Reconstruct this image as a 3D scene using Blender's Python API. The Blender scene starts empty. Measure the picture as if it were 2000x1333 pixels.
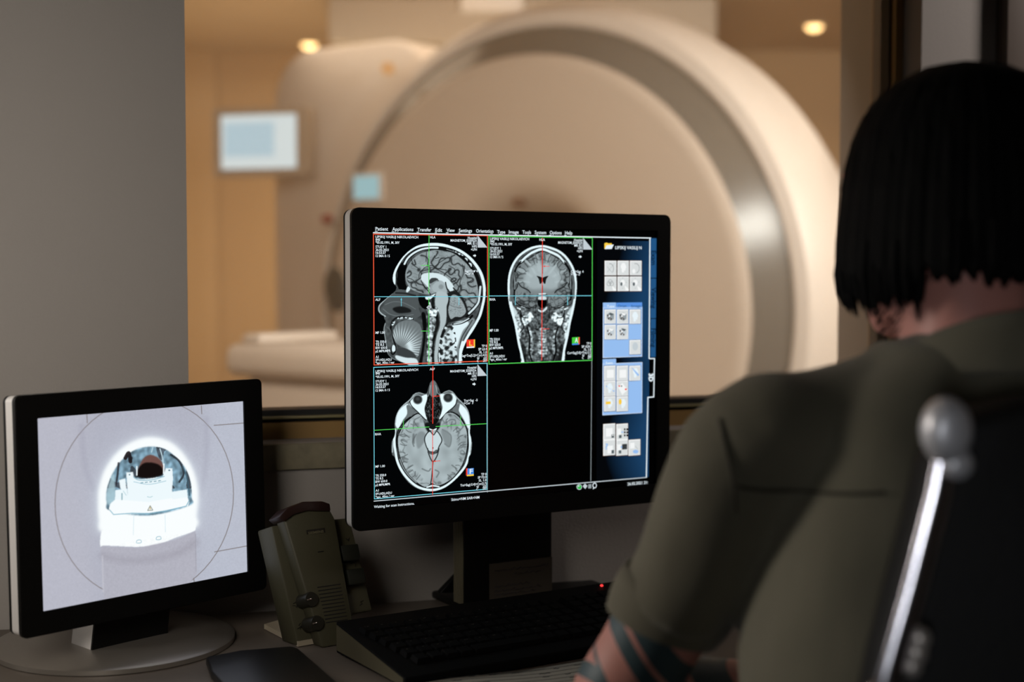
import bpy, bmesh, math, random
import numpy as np
from mathutils import Vector, Matrix
R = math.radians
C = bpy.context.scene.collection
# ---------------------------------------------------------------- camera
EYE = 1.22; PITCH = R(2.81); FPX = 2778.0
cam = bpy.data.objects.new('camera', bpy.data.cameras.new('camera')); C.objects.link(cam)
cam.location = (0, 0, EYE); cam.rotation_euler = (math.pi/2-PITCH, 0, 0)
cam.data.sensor_width = 36; cam.data.lens = FPX/2000*36; cam.data.clip_start = .05
cam.data.dof.use_dof = True; cam.data.dof.focus_distance = 1.73; cam.data.dof.aperture_fstop = 2.5; cam.data.dof.aperture_blades = 0
sc = bpy.context.scene; sc.camera = cam
sc.view_settings.view_transform = 'Standard'; sc.view_settings.look = 'None'; sc.view_settings.gamma = 1
sc.view_settings.use_curve_mapping = False; sc.view_settings.exposure = 0
# ---------------------------------------------------------------- world and room lights
w = bpy.data.worlds.new('world'); sc.world = w; w.use_nodes = True
w.node_tree.nodes['Background'].inputs[0].default_value = (.02, .02, .022, 1)
w.node_tree.nodes['Background'].inputs[1].default_value = .3
def area(name, loc, target, size, power, col, sizey=None):
    l = bpy.data.lights.new(name, 'AREA'); l.energy = power; l.color = col; l.size = size
    if sizey: l.shape = 'RECTANGLE'; l.size_y = sizey
    o = bpy.data.objects.new(name, l); C.objects.link(o); o.location = loc
    o.rotation_euler = (Vector(target)-Vector(loc)).to_track_quat('-Z', 'Y').to_euler()
    return o
# control room: dim soft light from the upper left, and an added fill for the wall right of the window
l_ = area('control_room_light', (-.55, .45, 1.50), (-.85, 1.95, 1.12), .5, 2.5, (1.0, .93, .85)); l_.data.spread = R(84)
l_ = area('left_fill_light', (-1.5, 1.50, 1.42), (.12, 1.26, 1.00), .5, 2.1, (1.0, .94, .87)); l_.data.spread = R(60)
l_ = area('right_wall_fill', (1.75, 1.75, 2.35), (.85, 2.45, 1.55), .35, 3.0, (1.0, .90, .85)); l_.data.spread = R(70)
# added cool strip behind the camera, putting a highlight on the chrome rail
l_ = area('rail_fill_strip', (-.45, -1.35, .98), (.345, .955, .96), .34, .12, (.90, .94, 1.0), .8); l_.data.spread = R(13)
# scanner room: warm ceiling lights, light from the right, and two added fills
area('scanner_ceiling_light', (.6, 6.6, 2.15), (.6, 6.6, 0), 3.0, 40, (1.0, .83, .66), 2.6)
area('scanner_corner_fill', (-1.1, 6.9, .95), (-1.6, 8.6, 2.2), 1.2, 25, (1.0, .82, .60))  # added uplight with no fitting, brightens the back wall and ceiling corner
area('scanner_front_light', (-.5, 2.95, 2.4), (-.2, 5.4, 1.1), 1.8, 50, (1.0, .89, .79))
area('scanner_side_light', (2.7, 3.3, 2.3), (1.0, 4.8, 1.6), .7, 85, (1.0, .95, .90))
area('band_highlight_fill', (1.02, 3.02, 2.02), (.80, 4.5, 1.386), .34, 12, (.86, .93, 1.0))  # added out-of-view light for the cool highlight on the silver band
# ---------------------------------------------------------------- helpers
FWD = Vector((0, math.cos(PITCH), -math.sin(PITCH))); UPV = Vector((0, math.sin(PITCH), math.cos(PITCH))); EYEP = Vector((0, 0, EYE))
def ray(px, py): return (FWD+Vector((1, 0, 0))*((px-1000)/FPX)+UPV*((666.5-py)/FPX))
def at_depth(px, py, Y): r = ray(px, py); return EYEP+r*(Y/r.y)
def on_plane(px, py, p0, n): r = ray(px, py); return EYEP+r*((Vector(p0)-EYEP).dot(n)/r.dot(n))
def on_height(px, py, z): return on_plane(px, py, (0, 0, z), Vector((0, 0, 1)))
def to_px(P):
    d = P-EYEP; f = d.dot(FWD); return 1000+d.x/f*FPX, 666.5-d.dot(UPV)/f*FPX
class Frame:                                   # x along the face, y away from the viewer, z up the face
    def __init__(s, org, yaw, tilt=0):
        s.M = Matrix.Translation(Vector(org)) @ Matrix.Rotation(R(yaw), 4, 'Z') @ Matrix.Rotation(R(-tilt), 4, 'X')
        s.n = (s.M.to_3x3() @ Vector((0, 1, 0))).normalized(); s.I = s.M.inverted()
    def px(s, x, y, off=0):
        P = on_plane(x, y, s.M @ Vector((0, off, 0)), s.n); q = s.I @ P; return (q.x, q.z)
    def W(s, x, y, z): return s.M @ Vector((x, y, z))
ID = Frame((0, 0, 0), 0)

def srgb(c):
    c = np.array(c, float)/255.0
    return tuple(np.where(c <= .04045, c/12.92, ((c+.055)/1.055)**2.4))
_mats = {}
def nodes_of(name):
    m = bpy.data.materials.new(name); m.use_nodes = True; return m, m.node_tree.nodes, m.node_tree.links
def mat(name, col, rough=.5, metal=0.0, var=.06, scale=40, bump=0.0, bscale=200, spec=.5, coat=0, sheen=0):
    if name in _mats: return _mats[name]
    m, N, L = nodes_of(name); b = N['Principled BSDF']
    tc = N.new('ShaderNodeTexCoord'); nz = N.new('ShaderNodeTexNoise'); nz.inputs['Scale'].default_value = scale; nz.inputs['Detail'].default_value = 4
    L.new(tc.outputs['Object'], nz.inputs['Vector'])
    mx = N.new('ShaderNodeMix'); mx.data_type = 'RGBA'
    c = Vector(srgb(col)); mx.inputs[6].default_value = (*[max(0, v*(1-var)) for v in c], 1); mx.inputs[7].default_value = (*[min(1, v*(1+var)) for v in c], 1)
    L.new(nz.outputs['Fac'], mx.inputs[0]); L.new(mx.outputs[2], b.inputs['Base Color'])
    b.inputs['Roughness'].default_value = rough; b.inputs['Metallic'].default_value = metal
    b.inputs['Specular IOR Level'].default_value = spec; b.inputs['Coat Weight'].default_value = coat; b.inputs['Sheen Weight'].default_value = sheen
    if bump:
        n2 = N.new('ShaderNodeTexNoise'); n2.inputs['Scale'].default_value = bscale; n2.inputs['Detail'].default_value = 3; L.new(tc.outputs['Object'], n2.inputs['Vector'])
        bp = N.new('ShaderNodeBump'); bp.inputs['Strength'].default_value = bump; bp.inputs['Distance'].default_value = .002
        L.new(n2.outputs['Fac'], bp.inputs['Height']); L.new(bp.outputs[0], b.inputs['Normal'])
    _mats[name] = m; return m
def glow(name, col, st=1.0):
    if name in _mats: return _mats[name]
    m, N, L = nodes_of(name); N.remove(N['Principled BSDF']); e = N.new('ShaderNodeEmission')
    e.inputs[0].default_value = (*srgb(col), 1); e.inputs[1].default_value = st
    L.new(e.outputs[0], N['Material Output'].inputs[0]); _mats[name] = m; return m

class MB:
    def __init__(s): s.v = []; s.f = []; s.m = []
    def add(s, vs, fs, mi=0):
        o = len(s.v); s.v += [tuple(v) for v in vs]; s.f += [tuple(i+o for i in f) for f in fs]; s.m += [mi]*len(fs); return s
    def bm(s, b, mi=0):
        b.verts.index_update(); s.add([v.co[:] for v in b.verts], [[v.index for v in f.verts] for f in b.faces], mi); b.free(); return s
    def box(s, x0, x1, y0, y1, z0, z1, bev=0, mi=0, seg=2, M=None):
        b = bmesh.new(); bmesh.ops.create_cube(b, size=1)
        for v in b.verts: v.co = Vector(((x0+x1)/2+v.co.x*(x1-x0), (y0+y1)/2+v.co.y*(y1-y0), (z0+z1)/2+v.co.z*(z1-z0)))
        if bev: bmesh.ops.bevel(b, geom=b.edges[:], offset=bev, segments=seg, profile=.5, affect='EDGES')
        if M: bmesh.ops.transform(b, matrix=M, verts=b.verts)
        return s.bm(b, mi)
    def prism(s, poly, y0, y1, bev=0, mi=0, seg=2):       # polygon in x,z extruded along y
        b = bmesh.new(); vs = [b.verts.new((x, y0, z)) for x, z in poly]; f = b.faces.new(vs)
        r = bmesh.ops.extrude_face_region(b, geom=[f]); ev = [g for g in r['geom'] if isinstance(g, bmesh.types.BMVert)]
        bmesh.ops.translate(b, vec=(0, y1-y0, 0), verts=ev)
        bmesh.ops.recalc_face_normals(b, faces=b.faces)
        if bev: bmesh.ops.bevel(b, geom=b.edges[:], offset=bev, segments=seg, profile=.5, affect='EDGES')
        bmesh.ops.triangulate(b, faces=[f for f in b.faces if len(f.verts) > 4])
        return s.bm(b, mi)
    def flat(s, poly, y, mi=0):                            # polygon lying on the face
        b = bmesh.new(); f = b.faces.new([b.verts.new((x, y, z)) for x, z in poly]); b.normal_update()
        if f.normal.y > 0: bmesh.ops.reverse_faces(b, faces=[f])
        if len(poly) > 4: bmesh.ops.triangulate(b, faces=b.faces[:])
        return s.bm(b, mi)
    def loft(s, rings, cap=True, mi=0, closed=True):
        n = len(rings[0]); vs = [p for r in rings for p in r]; fs = []
        for i in range(len(rings)-1):
            for j in range(n if closed else n-1):
                k = (j+1) % n; fs.append((i*n+j, i*n+k, (i+1)*n+k, (i+1)*n+j))
        if cap: fs.append(tuple(range(n))[::-1]); fs.append(tuple((len(rings)-1)*n+j for j in range(n)))
        return s.add(vs, fs, mi)
    def lathe(s, prof, seg=48, axis='Z', org=(0, 0, 0), mi=0, cap=False, a0=0, a1=2*math.pi):
        rings = []; full = abs(a1-a0-2*math.pi) < 1e-6; n = seg if full else seg+1
        for r, h in prof:
            ring = []
            for j in range(n):
                a = a0+(a1-a0)*j/seg; x, y = r*math.cos(a), r*math.sin(a)
                p = (x, y, h) if axis == 'Z' else (x, h, y) if axis == 'Y' else (h, x, y)
                ring.append(tuple(p[i]+org[i] for i in range(3)))
            rings.append(ring)
        return s.loft(rings, cap, mi, full)
    def tube(s, path, rad, seg=16, mi=0, smooth=0, flat=None):
        P = np.array(path, float); Rr = np.array(rad if hasattr(rad, '__len__') else [rad]*len(P), float)
        if smooth:
            A = np.column_stack([P, Rr]) if Rr.ndim == 1 else np.column_stack([P, Rr]); A = smooth_loop(A, False, smooth); P = A[:, :3]; Rr = A[:, 3] if A.shape[1] == 4 else A[:, 3:5]
        rings = []; ref = None
        for i, p in enumerate(P):
            t = Vector(P[min(i+1, len(P)-1)]-P[max(i-1, 0)]).normalized()
            if ref is None: ref = t.orthogonal().normalized() if flat is None else Vector(flat)
            ref = (ref-t*ref.dot(t)).normalized(); b = t.cross(ref)
            ra, rb = (Rr[i], Rr[i]) if Rr.ndim == 1 else Rr[i]
            rings.append([tuple(Vector(p)+ref*(ra*math.cos(2*math.pi*j/seg))+b*(rb*math.sin(2*math.pi*j/seg))) for j in range(seg)])
        return s.loft(rings, True, mi)
    def ball(s, c, r, seg=20, mi=0, M=None):
        rx, ry, rz = r if hasattr(r, '__len__') else (r, r, r); rings = []
        n = seg//2
        for i in range(1, n):
            a = math.pi*i/n
            rings.append([(c[0]+rx*math.sin(a)*math.cos(2*math.pi*j/seg), c[1]+ry*math.sin(a)*math.sin(2*math.pi*j/seg), c[2]-rz*math.cos(a)) for j in range(seg)])
        if M: rings = [[tuple(M @ Vector(p)) for p in r_] for r_ in rings]
        return s.loft(rings, True, mi)
def rrect(x0, x1, z0, z1, r, n=6):
    out = []
    for cx, cz, a in ((x1-r, z1-r, 0), (x0+r, z1-r, 90), (x0+r, z0+r, 180), (x1-r, z0+r, 270)):
        for i in range(n+1):
            t = R(a+90*i/n); out.append((cx+r*math.cos(t), cz+r*math.sin(t)))
    return out
def ring_slab(mb, outer, inner, y0, y1, mi=0):             # frame between two loops of equal length
    n = len(outer); vs = []
    for lp, y in ((outer, y0), (inner, y0), (inner, y1), (outer, y1)): vs += [(x, y, z) for x, z in lp]
    fs = []
    for k in range(4):
        for j in range(n):
            a, b = k*n, ((k+1) % 4)*n; fs.append((a+j, a+(j+1) % n, b+(j+1) % n, b+j))
    return mb.add(vs, fs, mi)
def obj(name, mb, mats, parent=None, fr=None, angle=40, smooth=True, fix=True):
    me = bpy.data.meshes.new(name); vs = mb.v
    if fr is not None: vs = [fr.M @ Vector(v) for v in vs]
    if parent is not None:
        inv = world_of(parent).inverted(); vs = [inv @ Vector(v) for v in vs]
    me.from_pydata([tuple(v) for v in vs], [], mb.f)
    if not isinstance(mats, (list, tuple)): mats = [mats]
    for m in mats: me.materials.append(m)
    me.polygons.foreach_set('material_index', mb.m)
    if fix:
        b = bmesh.new(); b.from_mesh(me); bmesh.ops.recalc_face_normals(b, faces=b.faces); b.to_mesh(me); b.free()
    if smooth:
        me.polygons.foreach_set('use_smooth', [True]*len(me.polygons)); me.set_sharp_from_angle(angle=R(angle))
    me.update()
    o = bpy.data.objects.new(name, me); C.objects.link(o)
    if parent is not None: o.parent = parent
    return o
def world_of(o):
    M = o.matrix_basis.copy(); p = o.parent
    while p: M = p.matrix_basis @ M; p = p.parent
    return M
def tag(o, label=None, cat=None, group=None, kind=None):
    for k, v in (('label', label), ('category', cat), ('group', group), ('kind', kind)):
        if v: o[k] = v
    return o
def thing(name, loc, yaw, label, cat, group=None):
    o = bpy.data.objects.new(name, None); C.objects.link(o); o.location = loc; o.rotation_euler = (0, 0, R(yaw)); o.empty_display_size = .05
    return tag(o, label, cat, group)
def struct(name, mb, m, parent=None, fr=None, **k):
    o = obj(name, mb, m, parent, fr, **k)
    if parent is None: o['kind'] = 'structure'
    return o
def modifier(o, kind, **k):
    m = o.modifiers.new(kind.lower(), kind)
    for a, b in k.items(): setattr(m, a, b)
    return m
_text = []
def text(F, s, xl, xr, yb, cap, off, col, bold=.006, rot=False):   # queued; fitted between two picture columns of the flat face F
    _text.append((F, s, xl, xr, yb, cap, off, col, bold, rot))
def build_text(name, parent, mats_index):
    """one mesh holding all queued lettering"""
    jobs = []
    for (F, s, xl, xr, yb, cap, off, col, bold, rot) in _text:
        cu = bpy.data.curves.new('lettering', 'FONT'); cu.body = s; cu.size = 1; cu.resolution_u = 2; cu.offset = bold
        o = bpy.data.objects.new('lettering', cu); C.objects.link(o); jobs.append(o)
    bpy.context.view_layer.update(); dg = bpy.context.evaluated_depsgraph_get()
    mb = MB(); cols = []
    for o, (F, s, xl, xr, yb, cap, off, col, bold, rot) in zip(jobs, _text):
        me = bpy.data.meshes.new_from_object(o.evaluated_get(dg)); V = np.array([v.co[:] for v in me.vertices])
        if len(V) == 0: continue
        if col not in cols: cols.append(col)
        x0, x1 = V[:, 0].min(), V[:, 0].max()
        if not rot:
            a = F.px(xl, yb, off); b = F.px(xr, yb, off); m_ = (xl+xr)/2; zb = F.px(m_, yb, off)[1]; zt = F.px(m_, yb-cap, off)[1]
            sx = (b[0]-a[0])/(x1-x0); sz = (zt-zb)/.73
            vs = [F.W(a[0]+(v[0]-x0)*sx, off, zb+v[1]*sz) for v in V]
        else:                                             # reads downwards; xl,xr = left/right edge of the column, yb = top, cap = length
            a = F.px(xl, yb, off); b = F.px(xr, yb, off); e = F.px(xl, yb+cap, off)
            sx = (a[1]-e[1])/(x1-x0); sz = (b[0]-a[0])/.73
            vs = [F.W(a[0]+v[1]*sz, off, a[1]-(v[0]-x0)*sx) for v in V]
        mb.add(vs, [tuple(p.vertices) for p in me.polygons], cols.index(col)); bpy.data.meshes.remove(me)
    for o in jobs: cu = o.data; bpy.data.objects.remove(o); bpy.data.curves.remove(cu)
    _text.clear()
    return obj(name, mb, [mats_index[c] for c in cols], parent, smooth=False, fix=False)
def picture(name, parent, F, quad, off, draw, org, k, nx, nz, strength=1.0, tint=None):
    """a flat picture on face F: quad = local x0,x1,z0,z1; every grid point takes its tone from the drawing"""
    x0, x1, z0, z1 = quad; cv = draw()
    xs = np.linspace(x0, x1, nx); zs = np.linspace(z0, z1, nz)
    me = bpy.data.meshes.new(name); Xg, Zg = np.meshgrid(xs, zs)
    L = np.column_stack([Xg.ravel(), np.full(Xg.size, off), Zg.ravel(), np.ones(Xg.size)])
    Wd = L @ np.array(F.M).T; d = Wd[:, :3]-np.array(EYEP)
    f = d @ np.array(FWD); px = 1000+d[:, 0]/f*FPX; py = 666.5-(d @ np.array(UPV))/f*FPX
    u = np.clip((px-org[0])*k*cv.sc-.5, 0, cv.w-1.001); v = np.clip((py-org[1])*k*cv.sc-.5, 0, cv.h-1.001)
    i, j = v.astype(int), u.astype(int); fu, fv = (u-j)[:, None], (v-i)[:, None]; a = np.clip(cv.a, 0, 1)
    c = (a[i, j]*(1-fu)+a[i, j+1]*fu)*(1-fv)+(a[i+1, j]*(1-fu)+a[i+1, j+1]*fu)*fv
    if tint is not None: c = np.clip(c*np.array(tint), 0, 1)
    c = np.where(c <= .04045, c/12.92, ((c+.055)/1.055)**2.4)
    inv = np.array(world_of(parent).inverted()); P = (Wd @ inv.T)[:, :3]
    idx = np.arange(nx*nz).reshape(nz, nx); q = np.stack([idx[:-1, :-1], idx[:-1, 1:], idx[1:, 1:], idx[1:, :-1]], -1).reshape(-1, 4)
    me.vertices.add(len(P)); me.vertices.foreach_set('co', P.ravel().astype(np.float32))
    me.loops.add(q.size); me.loops.foreach_set('vertex_index', q.ravel().astype(np.int32))
    me.polygons.add(len(q)); me.polygons.foreach_set('loop_start', np.arange(0, q.size, 4, dtype=np.int32))
    me.update(calc_edges=True)
    at = me.color_attributes.new('picture', 'FLOAT_COLOR', 'POINT'); at.data.foreach_set('color', np.column_stack([c, np.ones(len(c))]).ravel().astype(np.float32))
    m, N, Lk = nodes_of(name+'_glow'); N.remove(N['Principled BSDF']); e = N.new('ShaderNodeEmission'); e.inputs[1].default_value = strength
    ca = N.new('ShaderNodeVertexColor'); ca.layer_name = 'picture'; Lk.new(ca.outputs[0], e.inputs[0]); Lk.new(e.outputs[0], N['Material Output'].inputs[0])
    me.materials.append(m); o = bpy.data.objects.new(name, me); C.objects.link(o); o.parent = parent; return o
# ---------------------------------------------------------------- pictures shown on the screens (drawn here, shape by shape)
def gauss1(a, s, ax):
    r = int(3*s)+1
    k = np.exp(-0.5*(np.arange(-r, r+1)/s)**2); k /= k.sum()
    pad = [(0, 0)]*a.ndim; pad[ax] = (r, r)
    b = np.pad(a, pad, mode='edge'); out = np.zeros_like(a)
    n = a.shape[ax]
    for i, w in enumerate(k):
        sl = [slice(None)]*a.ndim; sl[ax] = slice(i, i+n)
        out += w*b[tuple(sl)]
    return out
def gauss(a, s):
    return a if s <= 0 else gauss1(gauss1(a, s, 0), s, 1)
def smooth_loop(p, closed=True, n=6):
    p = np.array(p, float); out = []; N = len(p)
    rng_ = range(N) if closed else range(N-1)
    for i in rng_:
        if closed: a, b, c, d = p[i-1], p[i], p[(i+1) % N], p[(i+2) % N]
        else: a, b, c, d = p[max(i-1, 0)], p[i], p[i+1], p[min(i+2, N-1)]
        for k in range(n):
            t = k/n
            out.append(0.5*((2*b)+(c-a)*t+(2*a-5*b+4*c-d)*t*t+(3*b-a-3*c+d)*t**3))
    if not closed: out.append(p[-1])
    return np.array(out)
class Canvas:
    def __init__(s, w, h, sc, bg):
        s.sc = sc; s.w = int(w*sc); s.h = int(h*sc)
        s.a = np.zeros((s.h, s.w, 3)); s.a[:] = np.array(bg)/255.0
        s.Y, s.X = np.mgrid[0:s.h, 0:s.w].astype(float)
        s.X = (s.X+.5)/sc; s.Y = (s.Y+.5)/sc
    def mask(s, pts, smooth=True, soft=1.0):
        p = smooth_loop(pts) if smooth else np.array(pts, float)
        x0, y0 = p.min(0)-4/s.sc; x1, y1 = p.max(0)+4/s.sc
        i0, i1 = max(0, int(y0*s.sc)), min(s.h, int(y1*s.sc)+1)
        j0, j1 = max(0, int(x0*s.sc)), min(s.w, int(x1*s.sc)+1)
        m = np.zeros((s.h, s.w))
        if i1 <= i0 or j1 <= j0: return m
        X = s.X[i0:i1, j0:j1]; Y = s.Y[i0:i1, j0:j1]
        ins = np.zeros(X.shape, bool)
        q = np.roll(p, -1, 0)
        for (ax, ay), (bx, by) in zip(p, q):
            if ay == by: continue
            c = ((ay > Y) != (by > Y)) & (X < (bx-ax)*(Y-ay)/(by-ay)+ax)
            ins ^= c
        m[i0:i1, j0:j1] = ins
        return gauss(m, soft*s.sc) if soft > 0 else m
    def smask(s, pts, width, smooth=True, closed=False, soft=.8):
        p = smooth_loop(pts, closed) if smooth else np.array(pts, float)
        if closed: p = np.vstack([p, p[:1]])
        d = np.full((s.h, s.w), 1e9); wd = width
        for (ax, ay), (bx, by) in zip(p[:-1], p[1:]):
            r = wd+6/s.sc
            j0 = max(0, int((min(ax, bx)-r)*s.sc)); j1 = min(s.w, int((max(ax, bx)+r)*s.sc)+1)
            i0 = max(0, int((min(ay, by)-r)*s.sc)); i1 = min(s.h, int((max(ay, by)+r)*s.sc)+1)
            if i1 <= i0 or j1 <= j0: continue
            X = s.X[i0:i1, j0:j1]; Y = s.Y[i0:i1, j0:j1]
            L = (bx-ax)**2+(by-ay)**2+1e-9
            t = np.clip(((X-ax)*(bx-ax)+(Y-ay)*(by-ay))/L, 0, 1)
            dd = np.hypot(X-ax-t*(bx-ax), Y-ay-t*(by-ay))
            d[i0:i1, j0:j1] = np.minimum(d[i0:i1, j0:j1], dd)
        return np.clip((width/2-d)/max(soft/s.sc, 1e-3)/2+.5, 0, 1)
    def put(s, m, c, a=1.0):
        c = np.array(c if hasattr(c, '__len__') else (c, c, c), float)/255.0
        m = (m*a)[..., None]; s.a = s.a*(1-m)+c*m
    def mul(s, m, f):
        s.a = s.a*(1-m[..., None]*(1-f))
    def poly(s, pts, c, a=1.0, smooth=True, soft=1.0): s.put(s.mask(pts, smooth, soft), c, a)
    def line(s, pts, wd, c, a=1.0, smooth=True, closed=False, soft=.8): s.put(s.smask(pts, wd, smooth, closed, soft), c, a)
    def ell(s, x, y, rx, ry, c, a=1.0, soft=1.0, rot=0):
        t = np.linspace(0, 2*math.pi, 28, endpoint=False); R = math.radians(rot)
        ex, ey = rx*np.cos(t), ry*np.sin(t)
        s.poly(list(zip(x+ex*math.cos(R)-ey*math.sin(R), y+ex*math.sin(R)+ey*math.cos(R))), c, a, False, soft)
    def noise(s, scale, seed, sx=1.0, sy=1.0):
        r = np.random.RandomState(seed)
        n = gauss1(gauss1(r.randn(s.h, s.w), scale*sy*s.sc, 0), scale*sx*s.sc, 1)
        return (n-n.mean())/n.std()
    def folds(s, m, scale, seed, t, f):
        n = s.noise(scale, seed); gy, gx = np.gradient(n)
        g = np.hypot(gx, gy)*scale*s.sc+.35
        s.mul(m*np.exp(-(n/g/t)**2), f)
    def mottle(s, m, scale, seed, amt):
        n = s.noise(scale, seed); s.a *= (1+amt*n*m)[..., None]
def shrink(pts, k, c=None):
    p = np.array(pts, float); c = p.mean(0) if c is None else np.array(c)
    return [tuple(v) for v in c+(p-c)*k]

def draw_sagittal():
    c = Canvas(1120, 1333, .5, (3, 4, 5))
    head = [(85,815),(92,765),(150,712),(205,668),(243,630),(248,600),(222,560),(217,510),(232,452),(265,390),(312,325),(372,270),(445,228),(540,208),(640,208),(740,232),(840,275),(925,340),(990,420),(1030,500),(1050,590),(1048,690),(1034,770),(1010,860),(975,930),(935,1000),(900,1050),(868,1110),(842,1180),(836,1240),(855,1300),(820,1330),(600,1335),(420,1330),(330,1290),(230,1255),(185,1220),(163,1180),(152,1110),(140,1040),(132,990),(140,940),(152,912),(140,885),(135,862),(110,848)]
    c.poly(head, 74)
    hm = c.mask(head)
    c.mottle(hm, 9, 3, .10)
    # air and dark bone regions
    c.poly([(262,430),(300,380),(345,400),(330,470),(330,560),(345,610),(330,650),(280,630),(262,600),(250,560),(258,500)], 6)
    c.poly([(240,640),(300,625),(400,650),(445,700),(450,800),(470,850),(420,880),(320,870),(230,860),(170,850),(110,830),(150,740)], 82)
    c.line([(245,655),(330,660),(420,680)], 16, 40)
    c.poly([(215,800),(250,780),(310,778),(370,800),(380,825),(330,835),(260,835)], 26, soft=4)
    c.line([(150,760),(220,735),(300,740),(370,770),(420,800)], 8, 120, .6)
    c.line([(130,800),(200,850),(300,862),(400,850)], 7, 130, .6)
    c.poly([(335,640),(350,600),(372,600),(372,625),(350,650)], 225, soft=2)
    c.poly([(445,700),(470,680),(520,690),(550,700),(548,760),(520,800),(490,795),(460,760)], 5, soft=1)
    # brain
    brain = [(330,500),(345,430),(390,360),(450,310),(530,282),(620,268),(710,275),(790,310),(860,365),(915,430),(950,500),(975,580),(985,660),(985,730),(960,790),(920,815),(880,800),(840,730),(800,660),(740,640),(700,655),(640,655),(560,670),(480,660),(420,640),(380,620),(345,570)]
    c.poly(brain, 148)
    m = c.mask(shrink(brain, .97))
    c.folds(m, 19, 11, .26, .34); c.folds(m, 12, 5, .10, .75); c.mottle(m, 20, 4, .05)
    for L in ([(480,460),(500,430),(560,410),(600,430),(640,440),(700,450)], [(590,420),(640,380),(690,350)], [(380,330),(400,400),(440,430)], [(840,400),(850,480),(820,560),(830,640)],
              [(520,290),(515,370)], [(590,320),(600,345),(630,335)], [(450,520),(460,470),(500,440),(580,430),(680,480),(760,540),(810,600)], [(350,520),(400,540),(430,590)], [(900,560),(940,530)], [(720,410),(770,440),(775,480)]):
        c.line(L, 7, 38, .75)
    # skull, marrow and scalp
    arc = [(262,560),(245,500),(262,440),(300,370),(345,315),(410,268),(480,243),(560,236),(650,240),(740,262),(830,300),(910,365),(965,440),(1003,520),(1022,600),(1022,690),(1005,770),(980,850),(950,905)]
    c.line([(318,400),(345,350),(400,300),(470,262),(560,250),(640,255),(760,280),(860,350),(930,430),(985,540),(1000,640),(992,730),(930,810),(880,860)], 34, 14)
    c.line([(322,395),(350,345),(400,300),(470,265),(550,250),(620,250)], 17, 232)
    c.line([(700,262),(780,290),(850,320)], 7, 150, .8)
    c.line([(1003,600),(995,680),(985,740),(950,790),(900,840)], 18, 220)
    nz = c.noise(6, 8)
    c.put(c.smask([(760,282),(830,312),(880,350),(930,420),(960,470)], 16)*(nz > .5), 225)
    c.line([(225,600),(228,540),(232,480),(255,425),(295,360),(345,295),(415,250),(500,224),(600,219),(700,232),(800,265),(890,325),(960,400),(1008,480),(1032,570),(1040,680),(1025,770),(1000,860),(965,930),(925,990),(885,1060),(855,1120),(838,1190),(838,1250)], 27, 238)
    c.line(arc, 6, 18)
    c.line([(245,615),(200,668),(150,712),(100,765),(92,810),(115,842),(150,865)], 12, 175)
    c.line([(150,930),(138,985),(150,1060),(162,1150),(175,1210),(240,1262),(300,1290)], 10, 150, .8)
    # middle structures
    c.poly([(470,530),(480,490),(540,475),(620,480),(690,510),(740,560),(765,605),(745,650),(715,620),(680,570),(640,545),(590,530),(550,535),(540,570),(550,620),(520,590)], 222, soft=2)
    c.line([(468,520),(478,480),(540,466),(630,472)], 5, 30, .8)
    c.line([(470,545),(510,610),(545,650),(560,690)], 7, 20)
    c.poly([(540,560),(560,525),(600,520),(625,535),(590,550),(560,570)], 60, soft=2)
    c.poly([(580,640),(570,600),(600,560),(650,545),(690,580),(705,640),(690,680),(640,660)], 172, soft=3)
    c.ell(650, 600, 22, 22, 120, .6, 4)
    c.line([(690,560),(705,620),(740,660)], 10, 30)
    c.line([(760,610),(820,680),(870,770),(885,830)], 10, 18)
    # cerebellum
    cb = [(735,690),(770,670),(820,700),(860,770),(872,830),(830,870),(780,870),(740,890),(720,850),(715,800),(725,750)]
    c.poly([(700,680),(780,640),(860,720),(890,830),(850,880),(730,920),(700,900)], 30, soft=3)
    c.poly(cb, 158, soft=2)
    cm = c.mask(cb)
    n = c.noise(5, 21, 1.0, .6); c.mul(cm*np.exp(-(n/.22)**2), .72)
    c.line([(725,760),(770,780),(830,790)], 5, 60, .6)
    # brainstem and cord
    c.poly([(610,650),(650,640),(705,665),(715,720),(700,780),(700,860),(690,930),(665,985),(645,1050),(628,1150),(620,1240),(632,1320),(600,1330),(590,1230),(598,1130),(612,1040),(638,960),(640,880),(630,830),(605,800),(595,740),(600,690)], 182, soft=2)
    c.line([(575,700),(580,790),(610,860),(618,940),(595,1020),(578,1110),(572,1220),(575,1320)], 26, 24)
    c.line([(720,900),(690,960),(662,1040),(645,1140),(642,1240),(650,1320)], 15, 30)
    c.poly([(510,690),(560,680),(600,660),(570,700),(540,715),(515,712)], 232, soft=1)
    c.line([(545,745),(570,810),(600,860)], 16, 235)
    # vertebrae
    for x0, y0, x1, y1 in ((545,800,610,860), (555,870,600,930), (545,940,590,1000), (535,1010,578,1070), (530,1080,570,1140), (528,1150,566,1215), (530,1225,566,1300)):
        c.poly([(x0,y0),(x1,y0+8),(x1-4,y1),(x0-4,y1-6)], 168 if y0 > 860 else 210, soft=2)
    c.mottle(c.mask([(520,790),(620,790),(610,930),(575,1320),(520,1320)]), 7, 31, .28)
    c.poly([(475,840),(500,830),(515,870),(520,960),(510,1060),(500,1150),(470,1330),(440,1330),(470,1200),(490,1050),(485,940)], 10, soft=3)
    # mouth and tongue
    c.line([(200,970),(215,910),(260,875),(330,870),(400,890)], 16, 25)
    nz = c.noise(5, 77); c.put(c.smask([(215,940),(250,890),(330,880),(400,890)], 18)*(nz > .2), 225)
    ton = [(220,1000),(250,940),(310,905),(380,900),(450,930),(480,1000),(478,1080),(460,1160),(440,1230),(390,1190),(320,1150),(250,1110),(225,1060)]
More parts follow.
